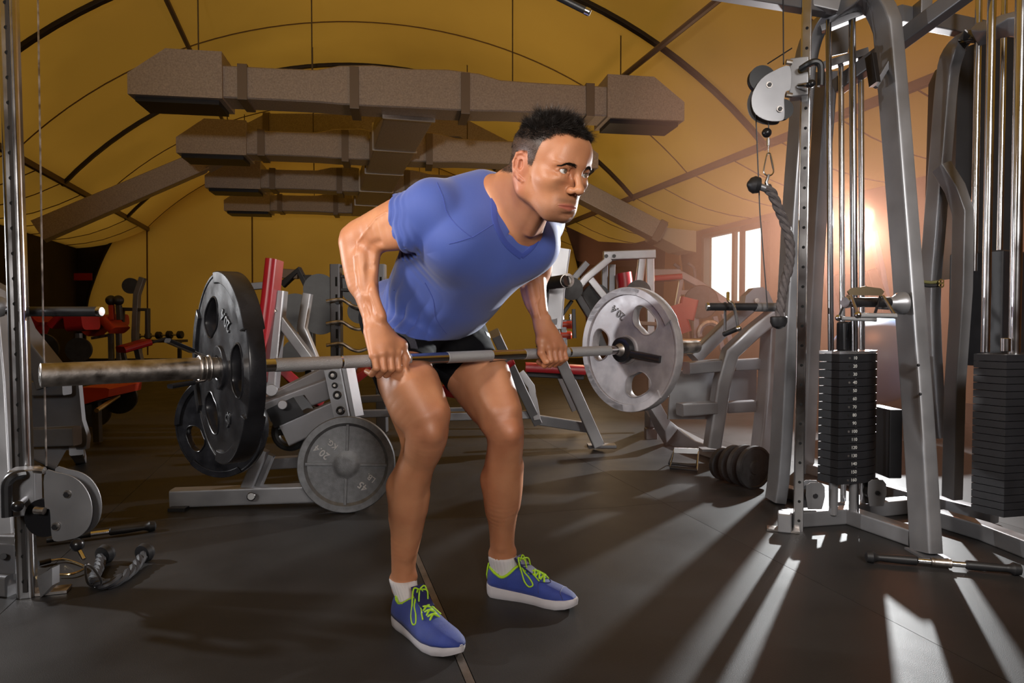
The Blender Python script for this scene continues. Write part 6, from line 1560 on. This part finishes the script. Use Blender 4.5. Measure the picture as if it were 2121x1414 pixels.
MB().prism([P(x, y, d + .25) for x, y in ((1508, 745), (1568, 745), (1566, 850), (1500, 852))], V((0, .02, 0))).obj('rear_panel', SILVERD, lm2)
for a_, b_, w in (((1421, 762), (1492, 756), .075), ((1408, 848), (1478, 843), .075)): MB().beam(P(*a_, d - .08), P(*b_, d - .03), .10, w, up=UZ).obj('box_tube', SILVER, lm2)
for a_, b_ in (((1520, 756), (1572, 753)), ((1505, 843), (1562, 840))): MB().beam(P(*a_, d + .05), P(*b_, d + .05), .08, .07, up=UZ).obj('box_tube', SILVERD, lm2)
MB().path([P(1345, 820, 4.75), P(1372, 880, 4.75), G(1392, 905, .045), G(1450, 925, .045), G(1512, 945, .045)], .085, .085).obj('base_tube', SILVER, lm2)
MB().box(G(1348, 897, .04), .09, .09, .09, r=.01).obj('rear_foot', SILVERD, lm2); MB().beam(P(1350, 850, 4.9), G(1348, 893), .08, .08, up=YP).obj('rear_leg', SILVERD, lm2)
MB().box(G(1470, 930, .085), .12, .10, .012).obj('weld_plate', SILVER, lm2)
# machines seen between the tower legs
bk1 = thing('stair_machine', 'dark cardio machine with blue side seen between the tower rods', 'exercise machine', G(1800, 800))
d = 6.5
MB().path([P(1700, 500, d), P(1712, 570, d), P(1735, 660, d)], .06, .07, up=YP).obj('arm', SILVERD, bk1); MB().path([P(1808, 480, d), P(1825, 560, d), P(1838, 640, d)], .05, .08, up=YP).obj('arm', BLUEV, bk1)
MB().beam(P(1690, 745, d), P(1770, 750, d), .2, .06).obj('deck', BLACKM, bk1); MB().path([P(1800, 560, d), P(1830, 640, d), P(1840, 780, d)], .10, .12, up=YP).obj('column', BLACKM, bk1)
MB().box(P(1760, 600, d + .4), .35, .1, .3, r=.03).obj('console', BLACKM, bk1)
# ================================================================ left background: dark machines with red pads
d = 7.5
DK = mat('dark_steel', (.07, .07, .075), .45, .5)
pb1 = thing('preacher_bench', 'preacher curl bench with orange-red sloping pad against the yellow end cloth', 'bench', G(232, 800))
MB().path([P(190, 688, d), P(213, 664, d), P(250, 662, d)], .34, .12, r=.04, n=3).obj('arm_pad', REDO, pb1); MB().beam(P(228, 662, d - .1), P(248, 684, d - .1), .3, .10, r=.03).obj('front_pad', REDO, pb1)
for x in (230, 246): MB().beam(P(x, 690, d), P(x + 1, 745, d), .05, .05, up=YP).obj('leg', SILVERD, pb1)
MB().beam(P(190, 700, d), P(225, 694, d), .03, .03).obj('bar_rest', STEEL, pb1)
pb2 = thing('preacher_bench', 'red-padded bench half hidden behind the black peg at far left', 'bench', G(160, 800))
MB().beam(P(152, 666, d - .6), P(188, 662, d - .6), .3, .20, r=.05, n=3).obj('front_pad', RED, pb2); MB().path([P(120, 675, d - .6), P(140, 655, d - .6), P(150, 652, d - .6)], .3, .08, r=.03).obj('arm_pad', RED, pb2); MB().beam(P(163, 690, d - .6), P(165, 745, d - .6), .05, .05, up=YP).obj('leg', SILVERD, pb2)
pb3 = thing('bench', 'red sloping pad of a bench at the far left behind the drilled upright', 'bench', G(75, 800)); MB().path([P(64, 705, d), P(78, 672, d), P(92, 660, d)], .35, .10, r=.04, n=3).obj('pad', RED, pb3); MB().beam(P(80, 700, d), P(82, 760, d), .06, .06, up=YP).obj('leg', DK, pb3)
for i, (x, y, R, dd_, l_) in enumerate(((272, 592, .085, d, 'round black plate high on the tall post at the yellow cloth'), (90, 722, .15, 6.9, 'large black plate low at the far left behind the cable'), (165, 724, .12, 6.9, 'black plate under the red-padded bench at far left'), (250, 822, .125, 5.3, 'black plate on the floor bench right of the orange seat'), (197, 852, .13, 5.85, 'black plate under the orange seat beside the dark leg machine'))):
    c = P(x, y, dd_); t = thing('weight_plate', l_, 'weight plate', c); MB().lathe(c, V((.2, -1, 0)), [(0, .015), (0, R * .3), (.01, R * .36), (.012, R * .78), (0, R * .84), (0, R), (.035, R), (.035, .015)], 36).obj('disc', BLACKR, t); MB().cyl(c - V((0, .02, 0)), c + V((0, .06, 0)), .02, 12).obj('spindle', STEEL, t)
tp = thing('pull_machine', 'tall slim machine post with black rollers against the yellow end cloth', 'exercise machine', G(285, 790))
MB().path([P(296, 575, d), P(284, 610, d), P(280, 700, d), P(290, 745, d)], .06, .07, up=YP).obj('post', SILVERD, tp); MB().path([P(254, 640, d), P(306, 641, d), P(306, 700, d)], .04, .05, up=YP).obj('frame', DK, tp); MB().beam(P(254, 640, d), P(253, 670, d), .04, .04, up=YP).obj('frame', DK, tp)
for x in (230, 245): MB().sphere(P(x, 622, d - .2), .055, 18, 12).obj('roller', BLACKR, tp)
MB().beam(P(231, 632, d - .2), P(233, 662, d - .2), .05, .05, up=YP).obj('roller_arm', REDO, tp); MB().beam(P(246, 632, d - .2), P(248, 662, d - .2), .05, .05, up=YP).obj('roller_arm', DK, tp)
fb2 = thing('flat_bench', 'low flat bench with long red pad on the left background floor', 'bench', G(280, 770)); MB().beam(P(250, 724, 7.2), P(305, 708, 7.4), .26, .07, r=.03).obj('pad', RED, fb2); MB().beam(P(255, 730, 7.2), P(262, 760, 7.2), .04, .04, up=YP).obj('leg', DK, fb2); MB().beam(P(305, 712, 7.4), P(345, 700, 7.5), .03, .03).obj('rail', BLACKM, fb2)
os_ = thing('leg_curl_bench', 'bench with orange-red seat pad behind the dark leg machine', 'bench', G(200, 860)); MB().prism([P(x, y, 5.0) for x, y in ((166, 802), (220, 803), (226, 806), (224, 822), (170, 838))], V((.05, .35, .02))).obj('seat_pad', REDO, os_); MB().beam(P(175, 832, 5.1), P(240, 815, 5.3), .05, .05).obj('seat_rail', DK, os_); MB().beam(P(200, 832, 5.1), P(203, 915, 5.1), .05, .05, up=YP).obj('leg', DK, os_); MB().cyl(P(200, 850, 4.8), P(245, 820, 5.2), .016, 10).obj('axle', mat('brass_axle', (.4, .28, .12), .4, .8), os_)
# dumbbells in a row far away
def dumbbell(c, k, label):
    t = thing('dumbbell', label, 'dumbbell', c, 'dumbbells on the far low rack'); 
    for s in (-1, 1): MB().cyl(c + XP * s * .045, c + XP * s * .12, .065 * k, 6 if 0 else 14, .01).obj('head', BLACKR, t)
    MB().cyl(c - XP * .05, c + XP * .05, .016, 10).obj('handle', STEEL, t)
dr_ = thing('dumbbell_rack', 'long low dark dumbbell rack in front of the yellow end cloth', 'rack', G(340, 745))
MB().beam(P(285, 706, 10.5), P(378, 706, 10.5), .35, .04).obj('shelf', DK, dr_); MB().beam(P(290, 706, 10.5), P(290, 770, 10.5), .05, .05, up=YP).obj('leg', DK, dr_); MB().beam(P(372, 706, 10.5), P(372, 770, 10.5), .05, .05, up=YP).obj('leg', DK, dr_)
for i, x in enumerate((296, 318, 340, 362)): dumbbell(P(x, 696 - i, 10.5), .72 + .07 * i, ['smallest black dumbbell at the left end of the far low rack', 'second black dumbbell from the left on the far low rack', 'third black dumbbell from the left on the far low rack', 'largest black dumbbell at the right end of the far low rack'][i])
# red sign at left, notice text too small to read
sg = thing('wall_sign', 'small red sign on the dark wall at far left', 'sign', P(172, 573, 11)); F = frame(P(172, 573, 10.6), XP, UZ, -YP)
shape2d('board', [[(-.14, -.055), (.14, -.055), (.14, .055), (-.14, .055)]], .012, .002, mat('sign_red', (.30, .006, .010), .5), sg, F)
# ================================================================ thin warm haze hanging round the strobe and the window
hz = MB().box((2.45, 6.4, 1.36), 3.1, 6.0, 2.68).obj('haze', None, None, 0)
hz['label'] = 'thin warm haze in the air around the light behind the cable tower'; hz['category'] = 'haze'; hz['kind'] = 'stuff'
HM = bpy.data.materials.new('warm_haze'); HM.use_nodes = True; nt = HM.node_tree
for n in list(nt.nodes): nt.nodes.remove(n)
o_ = nt.nodes.new('ShaderNodeOutputMaterial'); vs_ = nt.nodes.new('ShaderNodeVolumeScatter'); vs_.inputs['Color'].default_value = (1, .50, .34, 1); vs_.inputs['Density'].default_value = .040; vs_.inputs['Anisotropy'].default_value = .25
nt.links.new(vs_.outputs[0], o_.inputs['Volume']); hz.data.materials.append(HM)
